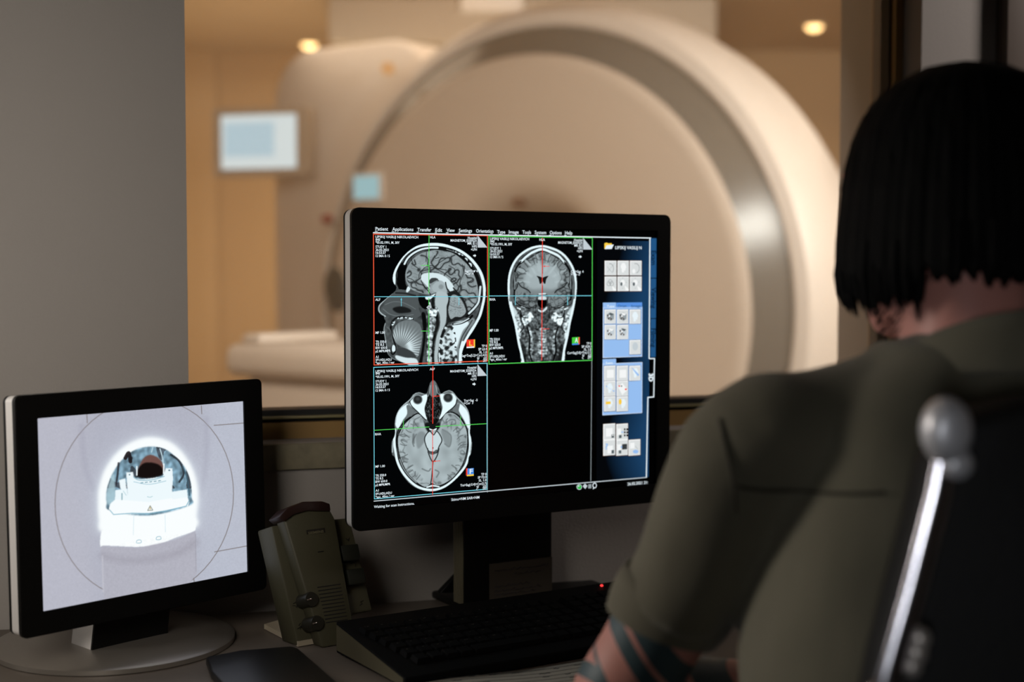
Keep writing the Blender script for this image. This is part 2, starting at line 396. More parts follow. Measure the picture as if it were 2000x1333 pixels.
    c.poly(ton, 112, soft=2)
    tm = c.mask(ton)
    th = np.arctan2(c.Y-1160, c.X-280); rr = np.hypot(c.X-280, c.Y-1160)
    st = (.5+.5*np.sin(th*46))*np.exp(-((rr-130)/70)**2)
    c.put(tm*st, 225, .85)
    c.put(tm*np.exp(-((rr-95)/32)**2)*((th > -.7) & (th < .2)), 235, .8)
    c.poly([(250,1160),(320,1150),(400,1190),(420,1240),(330,1240),(265,1220)], 60, soft=3)
    c.line([(195,960),(215,1050),(240,1130),(235,1190),(215,1205),(200,1180),(215,1130)], 12, 10)
    c.poly([(215,1125),(235,1130),(240,1170),(220,1185),(208,1165)], 230, soft=1)
    c.poly([(245,1215),(330,1235),(430,1250),(440,1330),(330,1290),(250,1250)], 220, soft=3)
    c.line([(160,960),(200,1000),(215,1100)], 8, 130, .5)
    # nape
    c.poly([(700,960),(760,925),(850,900),(930,880),(955,905),(920,960),(880,1010),(850,1070),(820,1150),(800,1230),(790,1290),(700,1310),(650,1290),(650,1180),(660,1080),(680,1010)], 130, soft=3)
    c.poly([(760,935),(860,905),(900,930),(850,990),(820,1060),(790,1150),(760,1150),(750,1050)], 232, soft=4)
    nm = c.mask([(650,1000),(760,960),(790,1150),(780,1300),(640,1310)])
    nz = c.noise(9, 40); c.put(nm*(nz > .45), 228, .9); c.put(nm*(nz < -.5), 20, .85)
    c.line([(760,935),(830,925),(900,890),(930,860)], 20, 12); c.line([(765,935),(830,922),(900,885)], 9, 235)
    c.line([(930,900),(880,980),(835,1060),(815,1150)], 8, 30, .8)
    c.line([(845,1100),(825,1180),(820,1290)], 26, 235)
    c.a *= (hm+.0)[..., None]; c.a = np.maximum(c.a, np.array((3, 4, 5))/255)
    return c

def draw_coronal():
    c = Canvas(1060, 1310, .5, (3, 4, 5))
    head = [(545,225),(620,240),(700,272),(762,322),(812,392),(845,470),(858,560),(855,650),(842,750),(825,835),(802,930),(787,1020),(770,1100),(752,1180),(735,1300),(550,1310),(372,1300),(350,1200),(330,1120),(312,1020),(295,930),(270,840),(250,760),(240,680),(236,600),(243,500),(270,410),(318,332),(380,278),(455,240)]
    c.poly(head, 82); hm = c.mask(head); c.mottle(hm, 8, 1, .16)
    cen = (548, 560)
    # lower face tissue
    for s in (-1, 1):
        X = lambda x: 550+s*x
        c.poly([(X(250),790),(X(300),740),(X(285),840),(X(255),930),(X(235),1040),(X(200),1060),(X(190),960),(X(210),860)], 205, soft=4)
        c.poly([(X(110),830),(X(160),850),(X(190),900),(X(165),950),(X(120),920),(X(80),880)], 235, soft=4)
        c.ell(X(165), 825, 44, 36, 110, 1, 3); c.line([(X(205),800),(X(180),870),(X(130),880)], 8, 20)
        c.line([(X(200),800),(X(190),900),(X(170),960),(X(200),1010)], 9, 15)
        c.poly([(X(110),980),(X(140),1000),(X(110),1100),(X(118),1200),(X(90),1190),(X(85),1080)], 150, soft=4)
        c.line([(X(140),960),(X(115),1060),(X(120),1180),(X(90),1280)], 14, 18)
        c.poly([(X(150),1150),(X(185),1120),(X(190),1270),(X(150),1290)], 30, soft=4)
        c.line([(X(285),740),(X(250),900),(X(230),1020),(X(205),1140),(X(180),1290)], 20, 232)
        c.line([(X(60),770),(X(60),860),(X(30),930)], 14, 60)
        for i, y in enumerate((770, 775, 790)): c.line([(X(120+i*40),y+12),(X(145+i*40),y)], 13, 220); 
        c.line([(X(110),790),(X(170),772),(X(240),768),(X(262),748)], 5, 8)
    c.poly([(520,980),(580,980),(585,1100),(590,1200),(510,1200),(515,1100)], 150, soft=4)
    for y in range(1000, 1240, 26): c.line([(520,y),(550,y+6),(585,y)], 5, 50, .8)
    c.mottle(c.mask([(330,800),(770,800),(740,1300),(360,1300)]), 6, 9, .26)
    c.mottle(hm*(c.Y > 1150), 14, 12, .3)
    # brain
    brain = [(550,287),(600,300),(680,345),(742,395),(782,455),(792,540),(778,590),(804,640),(798,700),(762,742),(700,782),(640,780),(600,740),(602,690),(575,662),(520,662),(492,700),(490,750),(450,785),(380,772),(322,740),(300,690),(305,640),(330,590),(312,530),(315,450),(350,400),(430,348),(510,300)]
    c.poly(shrink(brain, 1.035, cen), 12); c.poly(brain, 128)
    m = c.mask(shrink(brain, .985, cen))
    inner = [(545,400),(600,370),(680,430),(720,520),(710,600),(640,620),(560,620),(470,620),(400,600),(380,520),(420,430),(500,370)]
    c.put(gauss(c.mask(inner), 9), 182, .8)
    for s in (-1, 1):
        for (r0, r1, a) in ((100,235,-150),(110,240,-128),(110,245,-105),(95,240,-78),(100,240,-50),(110,240,-25),(120,235,0)):
            t = math.radians(a if s < 0 else 180-a)
            px = 548+s*4
            p0 = (px+math.cos(t)*r0, 560+math.sin(t)*r0*1.0); p1 = (px+math.cos(t)*r1, 560+math.sin(t)*r1*1.05)
            c.line([p0, ((p0[0]+p1[0])/2+6, (p0[1]+p1[1])/2-8), p1], 18, 182, .55)
    n = c.noise(15, 55); g = m*np.clip((np.hypot((c.X-548)/235, (c.Y-540)/250)-.55)/.3, 0, 1)
    c.mul(g*np.exp(-(n/.28)**2), .45)
    rr_ = random.Random(3)
    for a in range(-172, -8, 11):
        if abs(a+90) < 5: continue
        t = math.radians(a+rr_.uniform(-3, 3)); r1 = 1.0; L0 = rr_.uniform(.66, .8)
        E = lambda k, d=0: (548+math.cos(t+d)*238*k, 545+math.sin(t+d)*252*k)
        c.line([E(.985), E((.98+L0)/2, rr_.uniform(-.04, .04)), E(L0, rr_.uniform(-.05, .05))], 7, 62, .8)
    c.line([(550,290),(549,480)], 8, 40)
    for s in (-1, 1):
        c.poly([(550,520),(550+s*52,502),(550+s*35,530),(550+s*22,575),(550,548)], 22, soft=1)
        c.line([(550,590),(550,650)], 6, 20)
        c.line([(550+s*220,560),(550+s*190,600),(550+s*130,630),(550+s*110,655)], 10, 35)
        c.line([(550+s*60,790),(550+s*130,775),(550+s*220,740)], 5, 30)
        n2 = c.noise(9, 60+s); mm = c.mask([(550+s*60,700),(550+s*240,640),(550+s*240,720),(550+s*120,775)]); c.mul(mm*np.exp(-(n2/.25)**2), .7)
        c.ell(550+s*75, 560, 40, 60, 165, .6, 6)
    c.ell(546, 742, 42, 48, 4, 1, 2); c.poly([(520,690),(575,688),(582,715),(515,715)], 215, soft=2); c.line([(520,665),(575,662)], 12, 225)
    c.poly([(510,800),(545,815),(585,780),(590,800),(550,830),(515,820)], 215, soft=1)
    # skull + scalp
    ring = shrink([(545,262),(620,275),(700,315),(760,375),(800,440),(822,520),(830,600),(822,690),(808,760)], 1.0)
    ringl = [(1095-x, y) for x, y in ring]
    for L in (ring, ringl):
        c.line(L, 26, 214, .0)
    top = [(355,372),(400,330),(460,290),(545,262),(630,290),(700,325),(748,378)]
    c.line(top, 24, 235); c.line([(x, y-15) for x, y in top], 7, 14)
    c.line([(748,378),(795,450),(812,540),(806,640),(802,720)], 12, 10); c.line([(355,372),(305,450),(292,540),(296,640),(300,720)], 12, 10)
    c.line([(735,330),(770,380)], 14, 60); c.line([(800,500),(804,620)], 8, 180, .7); c.line([(300,500),(298,620)], 8, 180, .7)
    hd = shrink(head, .972, cen); c.line(hd[16:]+hd[:15], 22, 238)
    c.line([(300,480),(270,560),(270,650),(262,720)], 26, 100, .8); c.line([(806,480),(830,560),(830,650),(830,700)], 22, 100, .8)
    c.a *= hm[..., None]; c.a = np.maximum(c.a, np.array((3, 4, 5))/255)
    return c

def draw_axial():
    c = Canvas(1010, 1200, .5, (3, 4, 5))
    head = [(542,183),(570,210),(592,260),(608,298),(640,280),(680,268),(715,290),(745,330),(792,375),(832,430),(850,500),(853,570),(850,630),(863,680),(868,730),(860,800),(842,830),(830,890),(792,952),(740,1010),(680,1062),(620,1098),(540,1120),(470,1116),(400,1092),(340,1050),(290,990),(250,920),(225,850),(213,825),(198,812),(190,760),(195,700),(215,660),(222,620),(218,560),(226,500),(250,440),(290,390),(340,348),(375,305),(420,286),(465,298),(490,290),(502,250),(518,205)]
    c.poly(head, 96); hm = c.mask(head); c.mottle(hm, 8, 2, .1)
    # cheeks / temples
    c.poly([(225,560),(232,490),(260,430),(320,385),(335,400),(325,470),(290,520),(250,590)], 238, soft=3)
    c.poly([(852,560),(845,490),(820,430),(770,385),(745,390),(760,450),(800,520),(835,590)], 238, soft=3)
    # nasal cavity
    c.poly([(500,300),(540,230),(585,290),(605,380),(612,450),(600,500),(560,560),(520,560),(485,500),(468,440),(478,370)], 14, soft=2)
    n = c.noise(7, 3, .6, 1.5); nm = c.mask([(490,330),(590,330),(600,480),(540,540),(480,470)]); c.put(nm*np.exp(-(n/.22)**2), 120, .8)
    c.poly([(542,190),(565,225),(575,300),(545,330),(512,300),(520,225)], 110, soft=2); c.line([(543,230),(540,500)], 7, 150, .6)
    c.line([(520,230),(510,290),(500,320)], 6, 200, .7); c.line([(565,230),(578,290),(600,310)], 6, 200, .7)
    # orbits
    c.poly([(345,390),(372,340),(440,320),(488,305),(490,350),(470,420),(480,480),(490,515),(460,500),(400,440)], 240, soft=2)
    c.poly([(740,360),(712,300),(640,300),(600,305),(605,350),(620,410),(610,460),(592,515),(640,480),(700,420)], 240, soft=2)
    for x, y in ((412, 348), (667, 332)):
        c.ell(x, y, 42, 42, 150, 1, 1); c.ell(x, y, 35, 35, 42, 1, 2); c.ell(x, y-4, 16, 14, 75, .7, 4)
    c.line([(345,360),(360,400),(420,460),(480,520)], 7, 10); c.line([(740,350),(725,400),(660,455),(600,520)], 7, 10)
    c.poly([(318,400),(345,400),(380,450),(350,490),(310,510),(325,460)], 110, soft=2); c.poly([(765,385),(735,395),(705,440),(735,470),(770,500),(755,450)], 110, soft=2)
    # brain
    brain = [(246,700),(256,640),(300,560),(350,510),(412,470),(450,500),(470,560),(500,600),(540,600),(590,590),(612,530),(645,470),(700,460),(750,490),(790,540),(820,600),(828,690),(820,780),(800,860),(760,940),(700,1010),(620,1060),(560,1065),(530,1050),(480,1082),(430,1060),(370,1010),(320,950),(280,870),(256,790)]
    c.poly(shrink(brain, 1.03, (540,780)), 10); c.poly(brain, 172)
    m = c.mask(shrink(brain, .98, (540,780))); c.mottle(m, 26, 7, .05)
    edge = np.clip((np.hypot((c.X-540)/290, (c.Y-780)/310)-.70)/.2, 0, 1)
    n = c.noise(17, 91); c.mul(m*edge*np.exp(-(n/.30)**2), .66)
    n = c.noise(30, 92); c.mul(m*edge*(n > .7), .88)
    rr_ = random.Random(8)
    for a in list(range(-62, 62, 10))+list(range(118, 242, 10)):
        t = math.radians(a+rr_.uniform(-3, 3)); L0 = rr_.uniform(.74, .86)
        E = lambda k, d=0: (540+math.cos(t+d)*286*k, 770+math.sin(t+d)*300*k)
        c.line([E(.97), E((.97+L0)/2, rr_.uniform(-.03, .03)), E(L0, rr_.uniform(-.05, .05))], 8, 84, .62)
    for L in ([(400,640),(370,700),(380,740)], [(620,600),(690,650),(680,740),(640,720)], [(250,640),(290,660),(320,650)], [(285,830),(330,850)], [(800,720),(770,740),(750,770)], [(330,920),(370,900)], [(700,900),(740,930)], [(450,930),(500,950),(520,930)], [(560,940),(590,960),(570,1000)]):
        c.line(L, 12, 95, .6)
    c.poly([(400,650),(440,615),(480,640),(470,700),(420,760),(400,720)], 130, .8, soft=5); c.poly([(610,610),(660,610),(690,670),(680,750),(640,720)], 130, .8, soft=5)
    c.poly([(370,640),(385,640),(385,720),(368,700)], 90, .7, soft=4)
    c.poly([(470,560),(500,540),(545,560),(590,540),(600,570),(575,610),(545,600),(500,620)], 22, soft=4)
    c.poly([(510,590),(540,600),(570,588),(565,605),(540,606),(515,604)], 240, soft=1)
    c.poly([(480,640),(515,618),(540,640),(575,618),(615,680),(590,740),(570,790),(540,800),(500,780),(470,700)], 208, soft=2)
    c.line([(470,690),(485,640),(515,615),(545,645),(575,615),(615,685),(590,745),(572,795),(540,790),(500,775)], 8, 30, closed=True)
    c.line([(495,760),(510,820),(540,870),(575,820),(590,760)], 9, 40); c.line([(505,790),(540,800),(570,780)], 22, 60, .8)
    c.ell(540, 755, 5, 7, 10)
    c.line([(540,870),(535,940),(530,1000),(520,1060)], 8, 30)
    # skull + scalp
    sk = [(235,700),(248,600),(290,540),(345,495)]
    c.line([(350,495),(290,545),(245,620),(233,710),(240,800),(270,890),(320,980),(380,1040),(450,1085),(540,1092),(620,1075),(700,1030),(770,955),(815,870),(835,780),(838,680),(825,600),(790,520),(740,470)], 9, 12)
    c.line([(262,850),(290,920),(340,990),(400,1045)], 9, 170, .8); c.line([(800,820),(785,870),(760,920)], 9, 170, .7); c.line([(490,1085),(540,1072),(590,1080)], 12, 235)
    c.line([(222,600),(215,700),(228,800),(245,880),(290,965),(350,1035),(410,1080),(480,1103),(550,1107),(620,1088),(690,1045),(760,975),(812,905),(838,830),(852,740),(848,640),(850,570)], 20, 238)
    c.line([(205,700),(200,790)], 8, 190); c.line([(862,710),(850,790)], 8, 190)
    c.line([(400,290),(345,352),(290,398),(240,460),(226,540)], 8, 180); c.line([(700,280),(745,335),(800,390),(840,460),(850,540)], 8, 180)
    c.line([(375,310),(420,292),(465,303)], 8, 150); c.line([(615,296),(675,275),(715,298)], 8, 150)
    c.a *= hm[..., None]; c.a = np.maximum(c.a, np.array((3, 4, 5))/255)
    return c

def draw_bore():
    c = Canvas(1333, 1333, .5, (176, 178, 192))
    c.put(gauss(c.mask([(0,0),(340,0),(300,500),(420,1333),(0,1333)], False, 0), 30), (188, 188, 200), .6)
    c.put(gauss(c.mask([(1040,0),(1333,0),(1333,1333),(960,1333)], False, 0), 30), (190, 196, 210), .6)
    c.mottle(np.ones((c.h, c.w)), 2.2, 6, .008)
    tan = (112, 102, 98)
    t = np.linspace(0, 2*math.pi, 60, endpoint=False)
    c.line([(672+528*math.cos(a), 620+590*math.sin(a)*1.0-30*math.cos(a)) for a in t], 4, tan, .85, smooth=False, closed=True)
    for L in ([(332,120),(335,172)], [(1010,70),(1012,118)], [(1085,186),(1262,172)], [(1088,935),(1280,900)], [(445,1180),(448,1222)], [(965,1090),(968,1130)]):
        c.line(L, 4, tan, .9, smooth=False)
    c.line([(300,190),(320,420),(370,560)], 26, (160,160,176), .4, soft=8); c.line([(1040,150),(1035,420),(1000,600)], 26, (160,160,176), .4, soft=8)
    bore = [(400,640),(405,560),(440,450),(510,350),(600,285),(700,258),(800,275),(880,330),(950,430),(982,530),(990,620),(980,720),(970,790),(700,860),(430,820),(405,740)]
    c.put(gauss(c.mask(bore), 12), (235, 246, 252), .95)
    c.put(gauss(c.mask(bore), 45), (220, 232, 245), .45)
    c.poly(bore, (250, 254, 255), 1, soft=9)
    inner = [(450,640),(452,560),(490,460),(550,380),(620,330),(705,312),(790,325),(860,375),(915,440),(945,520),(952,610),(940,660),(700,720),(470,690)]
    c.poly(inner, (118, 150, 168), soft=3)
    im = c.mask(inner)
    n = c.noise(26, 14, .8, 1.2); c.put(im*(n > .4)*(c.Y < 560), (60, 66, 74), .85); c.mottle(im, 8, 15, .12)
    c.line([(560,380),(580,350),(590,400)], 22, (28,22,24), .9); c.line([(520,410),(515,470),(505,540)], 12, (40,40,46), .8)
    c.line([(830,360),(880,400),(905,470),(880,520)], 12, (40,44,50), .8); c.line([(900,430),(925,500),(940,600)], 8, (60,90,105), .8)
    c.poly([(450,640),(455,560),(490,470),(500,560),(500,680)], (175,205,215), .8, soft=4)
    c.poly([(655,400),(690,365),(730,365),(775,400),(785,470),(640,480)], (112, 78, 72), soft=3)
    c.poly([(635,450),(660,415),(700,405),(750,415),(778,440),(778,480),(700,496),(635,492)], (22, 15, 14), soft=3)
    c.line([(722,318),(715,345)], 5, (190,215,225)); c.line([(765,325),(778,370),(785,420)], 7, (190,215,225))
    W = (238, 249, 253)
    c.poly([(565,465),(605,462),(612,500),(660,505),(780,490),(800,440),(838,440),(842,500),(835,590),(700,605),(575,610),(570,540)], W, smooth=False, soft=2)
    c.line([(608,490),(640,510),(720,508),(790,488)], 5, (150,190,205)); c.line([(610,520),(700,535),(800,515)], 4, (170,205,218))
    for i in range(5): c.line([(652+i*26,527-i*3),(664+i*26,525-i*3)], 5, (120,160,175), smooth=False)
    c.line([(628,430),(628,480)], 8, W); c.line([(788,415),(786,470)], 8, W)
    for x, y in ((585, 478), (820, 452)): c.ell(x, y, 6, 4, (90,125,140))
    c.poly([(522,510),(560,500),(570,590),(530,560)], W, smooth=False, soft=2); c.poly([(500,570),(570,560),(580,640),(498,650)], W, smooth=False, soft=2)
    c.line([(540,590),(540,628)], 7, (120,160,170), .8); c.line([(548,575),(565,600)], 3, (150,190,200), .8)
    c.poly([(575,590),(835,570),(845,640),(560,670)], W, smooth=False, soft=2)
    c.poly([(470,650),(500,625),(700,640),(925,600),(938,640),(930,665),(800,690),(700,706),(490,716),(462,680)], (248,253,255), smooth=False, soft=2)
    c.poly([(830,580),(925,565),(930,610),(840,625)], W, smooth=False, soft=2)
    c.line([(470,690),(490,714),(600,706),(700,708),(800,692),(920,664),(938,630)], 5, (130,180,200), .9, smooth=False)
    c.line([(690,608),(706,612),(720,606)], 3, (150,190,200), .9)
    c.line([(692,690),(707,662),(722,688)], 4, (120,125,110), .9, smooth=False, closed=True); c.line([(707,672),(707,682)], 4, (190,150,60), smooth=False)
    c.line([(610,720),(605,890)], 3, (205,230,240), .9); c.line([(795,715),(798,870),(700,888),(605,892)], 3, (205,230,240), .9, smooth=False)
    lip = [(412,900),(415,830),(440,805),(560,830),(700,840),(850,800),(960,738),(976,745),(976,795),(960,815),(860,850),(760,890),(640,905),(500,900),(430,898)]
    c.poly(lip, (250,254,255), soft=2)
    for x, y in ((640, 875), (757, 855)): c.line([(x-14,y+6),(x-10,y-8),(x+10,y-10),(x+14,y+4),(x,y+8)], 4, (150,190,205), .9, closed=True)
    c.poly([(415,905),(640,912),(860,862),(975,812),(985,1060),(900,1180),(440,1250),(425,1130)], (178, 178, 190), smooth=False, soft=3)
    c.line([(430,960),(560,985),(700,980),(860,945),(975,880)], 34, (156,154,166), .55, soft=12)
    c.line([(424,960),(430,1170)], 5, (202,202,212), .8, soft=3); c.line([(975,830),(978,1050)], 4, (150,150,162), .6)
    c.mottle(c.mask([(415,905),(985,812),(985,1180),(440,1250)], False), 3, 16, .008)
    return c
# ---------------------------------------------------------------- the control room shell
DESK = .765; WYAW = 17.0
W0 = on_height(500, 1195, DESK)
WF = Frame((W0.x, W0.y, 0), WYAW)                          # wall frame: x along the wall, y into it, z height
WT = .24
M_wall = mat('grey_wall_paint', (150, 144, 138), .85, var=.03, scale=6, bump=.25, bscale=350)
M_brown = mat('olive_brown_frame', (150, 118, 68), .5, var=.05)
M_black = mat('black_gasket', (14, 13, 12), .6)
M_bead = mat('olive_metal_bead', (128, 120, 84), .4, .2)
M_floor = mat('grey_floor', (88, 84, 80), .6, scale=4)
M_ceil = mat('ceiling_paint', (170, 165, 158), .9, scale=4)
sl = WF.px(364.5, 400)[0]; sr = WF.px(1800, 100)[0]; zb = WF.px(600, 865)[1]; zt = 2.32
wl, wr = -2.2, 2.6
def s_at_X(X): return (X-W0.x)/math.cos(R(WYAW))
mb = MB()
S0, S1 = s_at_X(-2.3), s_at_X(2.0)
def wallbox(mb, a, b, z0, z1): mb.box(a, b, 0, WT, z0, z1)
wallbox(mb, S0, sl, 0, 2.7); wallbox(mb, sr, S1, 0, 2.7); wallbox(mb, sl, sr, 0, zb); wallbox(mb, sl, sr, zt, 2.7)
struct('wall_front', mb, M_wall, fr=WF)
def YW(X): return W0.y+(X-W0.x)*math.tan(R(WYAW))
YL, YR = YW(-2.3), YW(2.0)
struct('wall_left', MB().add([(-2.3,-1.6,0),(-2.3,YL,0),(-2.3,YL,2.7),(-2.3,-1.6,2.7),(-2.4,-1.6,0),(-2.4,YL,0),(-2.4,YL,2.7),(-2.4,-1.6,2.7)], [(0,1,2,3),(4,5,6,7),(0,1,5,4),(1,2,6,5),(2,3,7,6),(3,0,4,7)]), M_wall)
struct('wall_right', MB().add([(2.0,-1.6,0),(2.0,YR,0),(2.0,YR,2.7),(2.0,-1.6,2.7),(2.1,-1.6,0),(2.1,YR,0),(2.1,YR,2.7),(2.1,-1.6,2.7)], [(0,1,2,3),(4,5,6,7),(0,1,5,4),(1,2,6,5),(2,3,7,6),(3,0,4,7)]), M_wall)
struct('wall_back', MB().box(-2.4, 2.1, -1.7, -1.6, 0, 2.7), M_wall)
def floorpoly(z0, z1): return MB().add([(-2.4,-1.7,z0),(2.1,-1.7,z0),(2.1,YW(2.1)+.05,z0),(-2.4,YW(-2.4)+.05,z0),(-2.4,-1.7,z1),(2.1,-1.7,z1),(2.1,YW(2.1)+.05,z1),(-2.4,YW(-2.4)+.05,z1)], [(0,1,2,3),(4,5,6,7),(0,1,5,4),(1,2,6,5),(2,3,7,6),(3,0,4,7)])
struct('floor', floorpoly(-.1, 0), M_floor)
struct('ceiling', floorpoly(2.7, 2.8), M_ceil)
# window: brown frame set back in the opening, black gasket, olive bead, meshed glass
win = bpy.data.objects.new('window_1', None); C.objects.link(win); win.matrix_basis = WF.M; win['kind'] = 'structure'
d0, d1 = .050, .120
fz = WF.px(560, 826, d0)[1]; gz = WF.px(560, 801, d0+.012)[1]; bz0, bz1 = WF.px(560, 819, d0)[1], WF.px(560, 814, d0)[1]
fx = WF.px(1768, 100, d0)[0]; gx = WF.px(1741, 100, d0+.012)[0]
mb = MB(); mb.box(sl-.06, sr, d0, d1, zb-.05, fz); mb.box(gx, sr-.0005, d0, d1, fz, zt); mb.box(sl-.06, sl-.012, d0, d1, fz, zt); mb.box(sl-.06, sr, d0, d1, zt-.035, zt+.05)
obj('window_frame', mb, M_brown, win, WF)
mb = MB(); mb.box(sl-.02, gx+.02, d0+.012, d1-.01, fz-.01, gz); mb.box(gx-.004, gx+.02, d0+.013, d1-.01, fz, zt)
obj('gasket', mb, M_black, win, WF)
obj('bead', MB().box(sl-.02, gx, d0-.001, d0+.02, bz0, bz1, .0008), M_bead, win, WF)
mg, N, L = nodes_of('meshed_window_glass'); b = N['Principled BSDF']; N.remove(b)
tr = N.new('ShaderNodeBsdfTransparent'); tr.inputs[0].default_value = (.95, .94, .92, 1)
gl = N.new('ShaderNodeBsdfGlossy'); gl.inputs['Roughness'].default_value = .02; fr_ = N.new('ShaderNodeFresnel'); fr_.inputs[0].default_value = 1.3
m1 = N.new('ShaderNodeMixShader'); L.new(fr_.outputs[0], m1.inputs[0]); L.new(tr.outputs[0], m1.inputs[1]); L.new(gl.outputs[0], m1.inputs[2])
tl = N.new('ShaderNodeBsdfTranslucent'); tl.inputs[0].default_value = (.9, .88, .84, 1)   # the fine shielding mesh scatters a little light
m2 = N.new('ShaderNodeMixShader'); m2.inputs[0].default_value = .12; L.new(m1.outputs[0], m2.inputs[1]); L.new(tl.outputs[0], m2.inputs[2])
L.new(m2.outputs[0], N['Material Output'].inputs[0])
obj('glass_pane', MB().box(sl-.02, gx+.01, .085, .088, gz-.01, zt), mg, win, WF)
# stone strip under the window and wall edge at the far right
M_stone = mat('speckled_grey_stone', (124, 116, 94), .8, var=.6, scale=38, bump=.5, bscale=120)
z1_, z0_ = WF.px(600, 867, -.008)[1], WF.px(600, 917, -.008)[1]
struct('trim_1', MB().box(sl-.01, sr+.1, -.008, 0, z0_, z1_, .001), M_stone, fr=WF)
xr = WF.px(1968, 60, -.03)[0]
struct('trim_2', MB().box(xr, xr+.12, -.03, 0, 0, 2.7, .002), mat('dark_door_casing', (74, 60, 48), .5), fr=WF)
# desk built along the wall
M_desk = mat('grey_brown_desk_laminate', (112, 102, 92), .5, var=.08, scale=60, spec=.4)
dk = thing('desk', (.0, 1.9, 0), WYAW, 'long grey-brown worktop running along the wall under the monitors', 'desk')
DS0, DS1, DD = s_at_X(-1.6), s_at_X(1.7), -.80
obj('desktop', MB().box(DS0, DS1, DD, -.001, DESK-.03, DESK, .003), M_desk, dk, WF)
for a in (DS0+.05, s_at_X(-.75), DS1-.05): obj('desk_leg', MB().box(a-.02, a+.02, DD+.1, -.03, 0, DESK-.03, .003), mat('desk_leg_metal', (60, 58, 56), .5, .5), dk, WF)

# ---------------------------------------------------------------- the scanner room behind the glass
M_tan = mat('tan_scanner_wall', (190, 160, 120), .85, var=.04, scale=3)
M_sof = mat('pale_bulkhead_paint', (196, 184, 166), .85, var=.03, scale=3)
XL, XR_, YB, CH = -2.7, 3.4, 8.7, 2.56
yl, yr = YW(-1.2)+WT/math.cos(R(WYAW))+.02, 0
def Yi(X): return YW(X)+WT/math.cos(R(WYAW))+.01
struct('wall_scanner_left', MB().box(XL-.1, XL, Yi(XL)+.1, YB, 0, CH), M_tan)
struct('wall_scanner_right', MB().box(XR_, XR_+.1, Yi(XR_)+.1, YB, 0, CH), M_tan)
mb = MB()
xs = [XL-.1]+[at_depth(p, 400, YB).x for p in (427,)]+[1.0, XR_+.1]
for a, b in zip(xs[:-1], xs[1:]): mb.box(a+.006, b-.006, YB, YB+.1, 0, CH, .004)
mb.box(XL-.1, XR_+.1, YB+.02, YB+.12, 0, CH)
struct('wall_scanner_back', mb, M_tan)
def quad(z0, z1): return MB().add([(XL-.1,Yi(XL)+.1,z0),(XR_+.1,Yi(XR_)+.1,z0),(XR_+.1,YB+.1,z0),(XL-.1,YB+.1,z0),(XL-.1,Yi(XL)+.1,z1),(XR_+.1,Yi(XR_)+.1,z1),(XR_+.1,YB+.1,z1),(XL-.1,YB+.1,z1)], [(0,1,2,3),(4,5,6,7),(0,1,5,4),(1,2,6,5),(2,3,7,6),(3,0,4,7)])
struct('floor_scanner', quad(-.1, 0), mat('scanner_floor', (150, 130, 105), .5, scale=3))
struct('ceiling_scanner', quad(CH, CH+.1), mat('scanner_ceiling_paint', (186, 160, 124), .9, scale=3))
# bulkhead hanging from the ceiling behind the scanner
A = at_depth(640, 82, 7.0); B = at_depth(1700, 82, 7.0)
struct('trim_3', MB().box(A.x, 1.0, 7.0, YB-.01, A.z, CH-.001, .02), M_sof)
pa = at_depth(900, 22, 6.98); 
struct('trim_4', MB().box(pa.x, pa.x+.30, 6.975, 7.0, pa.z, pa.z+.18, .005), mat('bright_patch_white', (245, 240, 232), .6))  # white slab added in place of a bright patch of light at the ceiling
# recessed ceiling lamps
def downlight(px, py, label, r=.045):
    P = on_height(px, py, CH)
    t = thing('ceiling_lamp', (P.x, P.y, CH-.012), 0, label, 'ceiling lamp', None); F = Frame((P.x, P.y, CH), 0)
    obj('lamp_ring', MB().lathe([(r, -.001), (r, -.010), (r*1.35, -.010), (r*1.35, -.001)], 32), mat('lamp_ring_white', (220, 205, 180), .5), t, F)
    obj('lamp_bulb', MB().ball((0, 0, -.012), (r*.95, r*.95, r*.55), 20), glow('warm_lamp_glow', (255, 206, 140), 6.0), t, F)
downlight(604, 84, 'small round warm ceiling lamp above the wall screen, leftmost of the two')
downlight(1590, 48, 'round warm ceiling lamp near the window frame at upper right')
# ---------------------------------------------------------------- MRI scanner
GY = -36.0; GO = Vector((.069, 5.095, 0)); GF = Frame(GO, GY); CZ = 1.075
M_cover = mat('scanner_cream_cover', (222, 210, 196), .42, var=.02, scale=3)
M_face = mat('scanner_face_plastic', (206, 190, 172), .5, var=.02, scale=3)
M_band = mat('scanner_silver_band', (126, 120, 110), .27, .35, var=.02)
M_dark = mat('scanner_dark_gap', (50, 44, 36), .6)
sc_t = thing('scanner', (GO.x, GO.y, 0), GY, 'large cream ring-shaped scanner behind the window with a silver band round its face', 'medical scanner')
def lath(prof): return MB().lathe(prof, 128, 'Y', (0, 0, CZ))
obj('front_face', lath([(.33, .60), (.33, .16), (.36, .05), (.41, -.04), (.46, -.082), (.50, -.085), (.85, -.082), (.895, -.078), (.905, -.068)]), M_face, sc_t, GF)
obj('silver_band', lath([(.905, -.069), (.925, -.054), (.97, -.021), (1.0, .002), (1.012, .012)]), M_band, sc_t, GF)
obj('ring_cover', lath([(1.012, .012), (1.025, .002), (1.065, .012), (1.09, .06), (1.112, .14), (1.116, .24), (1.09, .42), (1.0, .70), (.86, 1.05), (.6, 1.29), (.4, 1.3)]), M_cover, sc_t, GF)
obj('bore_tube', lath([(.325, .10), (.325, 1.3), (.35, 1.3), (.35, .60), (.335, .10)]), mat('bore_lining', (190, 172, 150), .5), sc_t, GF)
mb = MB(); mb.prism(rrect(-1.40, -.55, 0.02, 2.13, .22, 10), .10, 1.28, .03); mb.box(-1.2, 1.1, .16, 1.28, 0, .5, .04)
o = obj('side_cabinet', mb, M_cover, sc_t, GF)
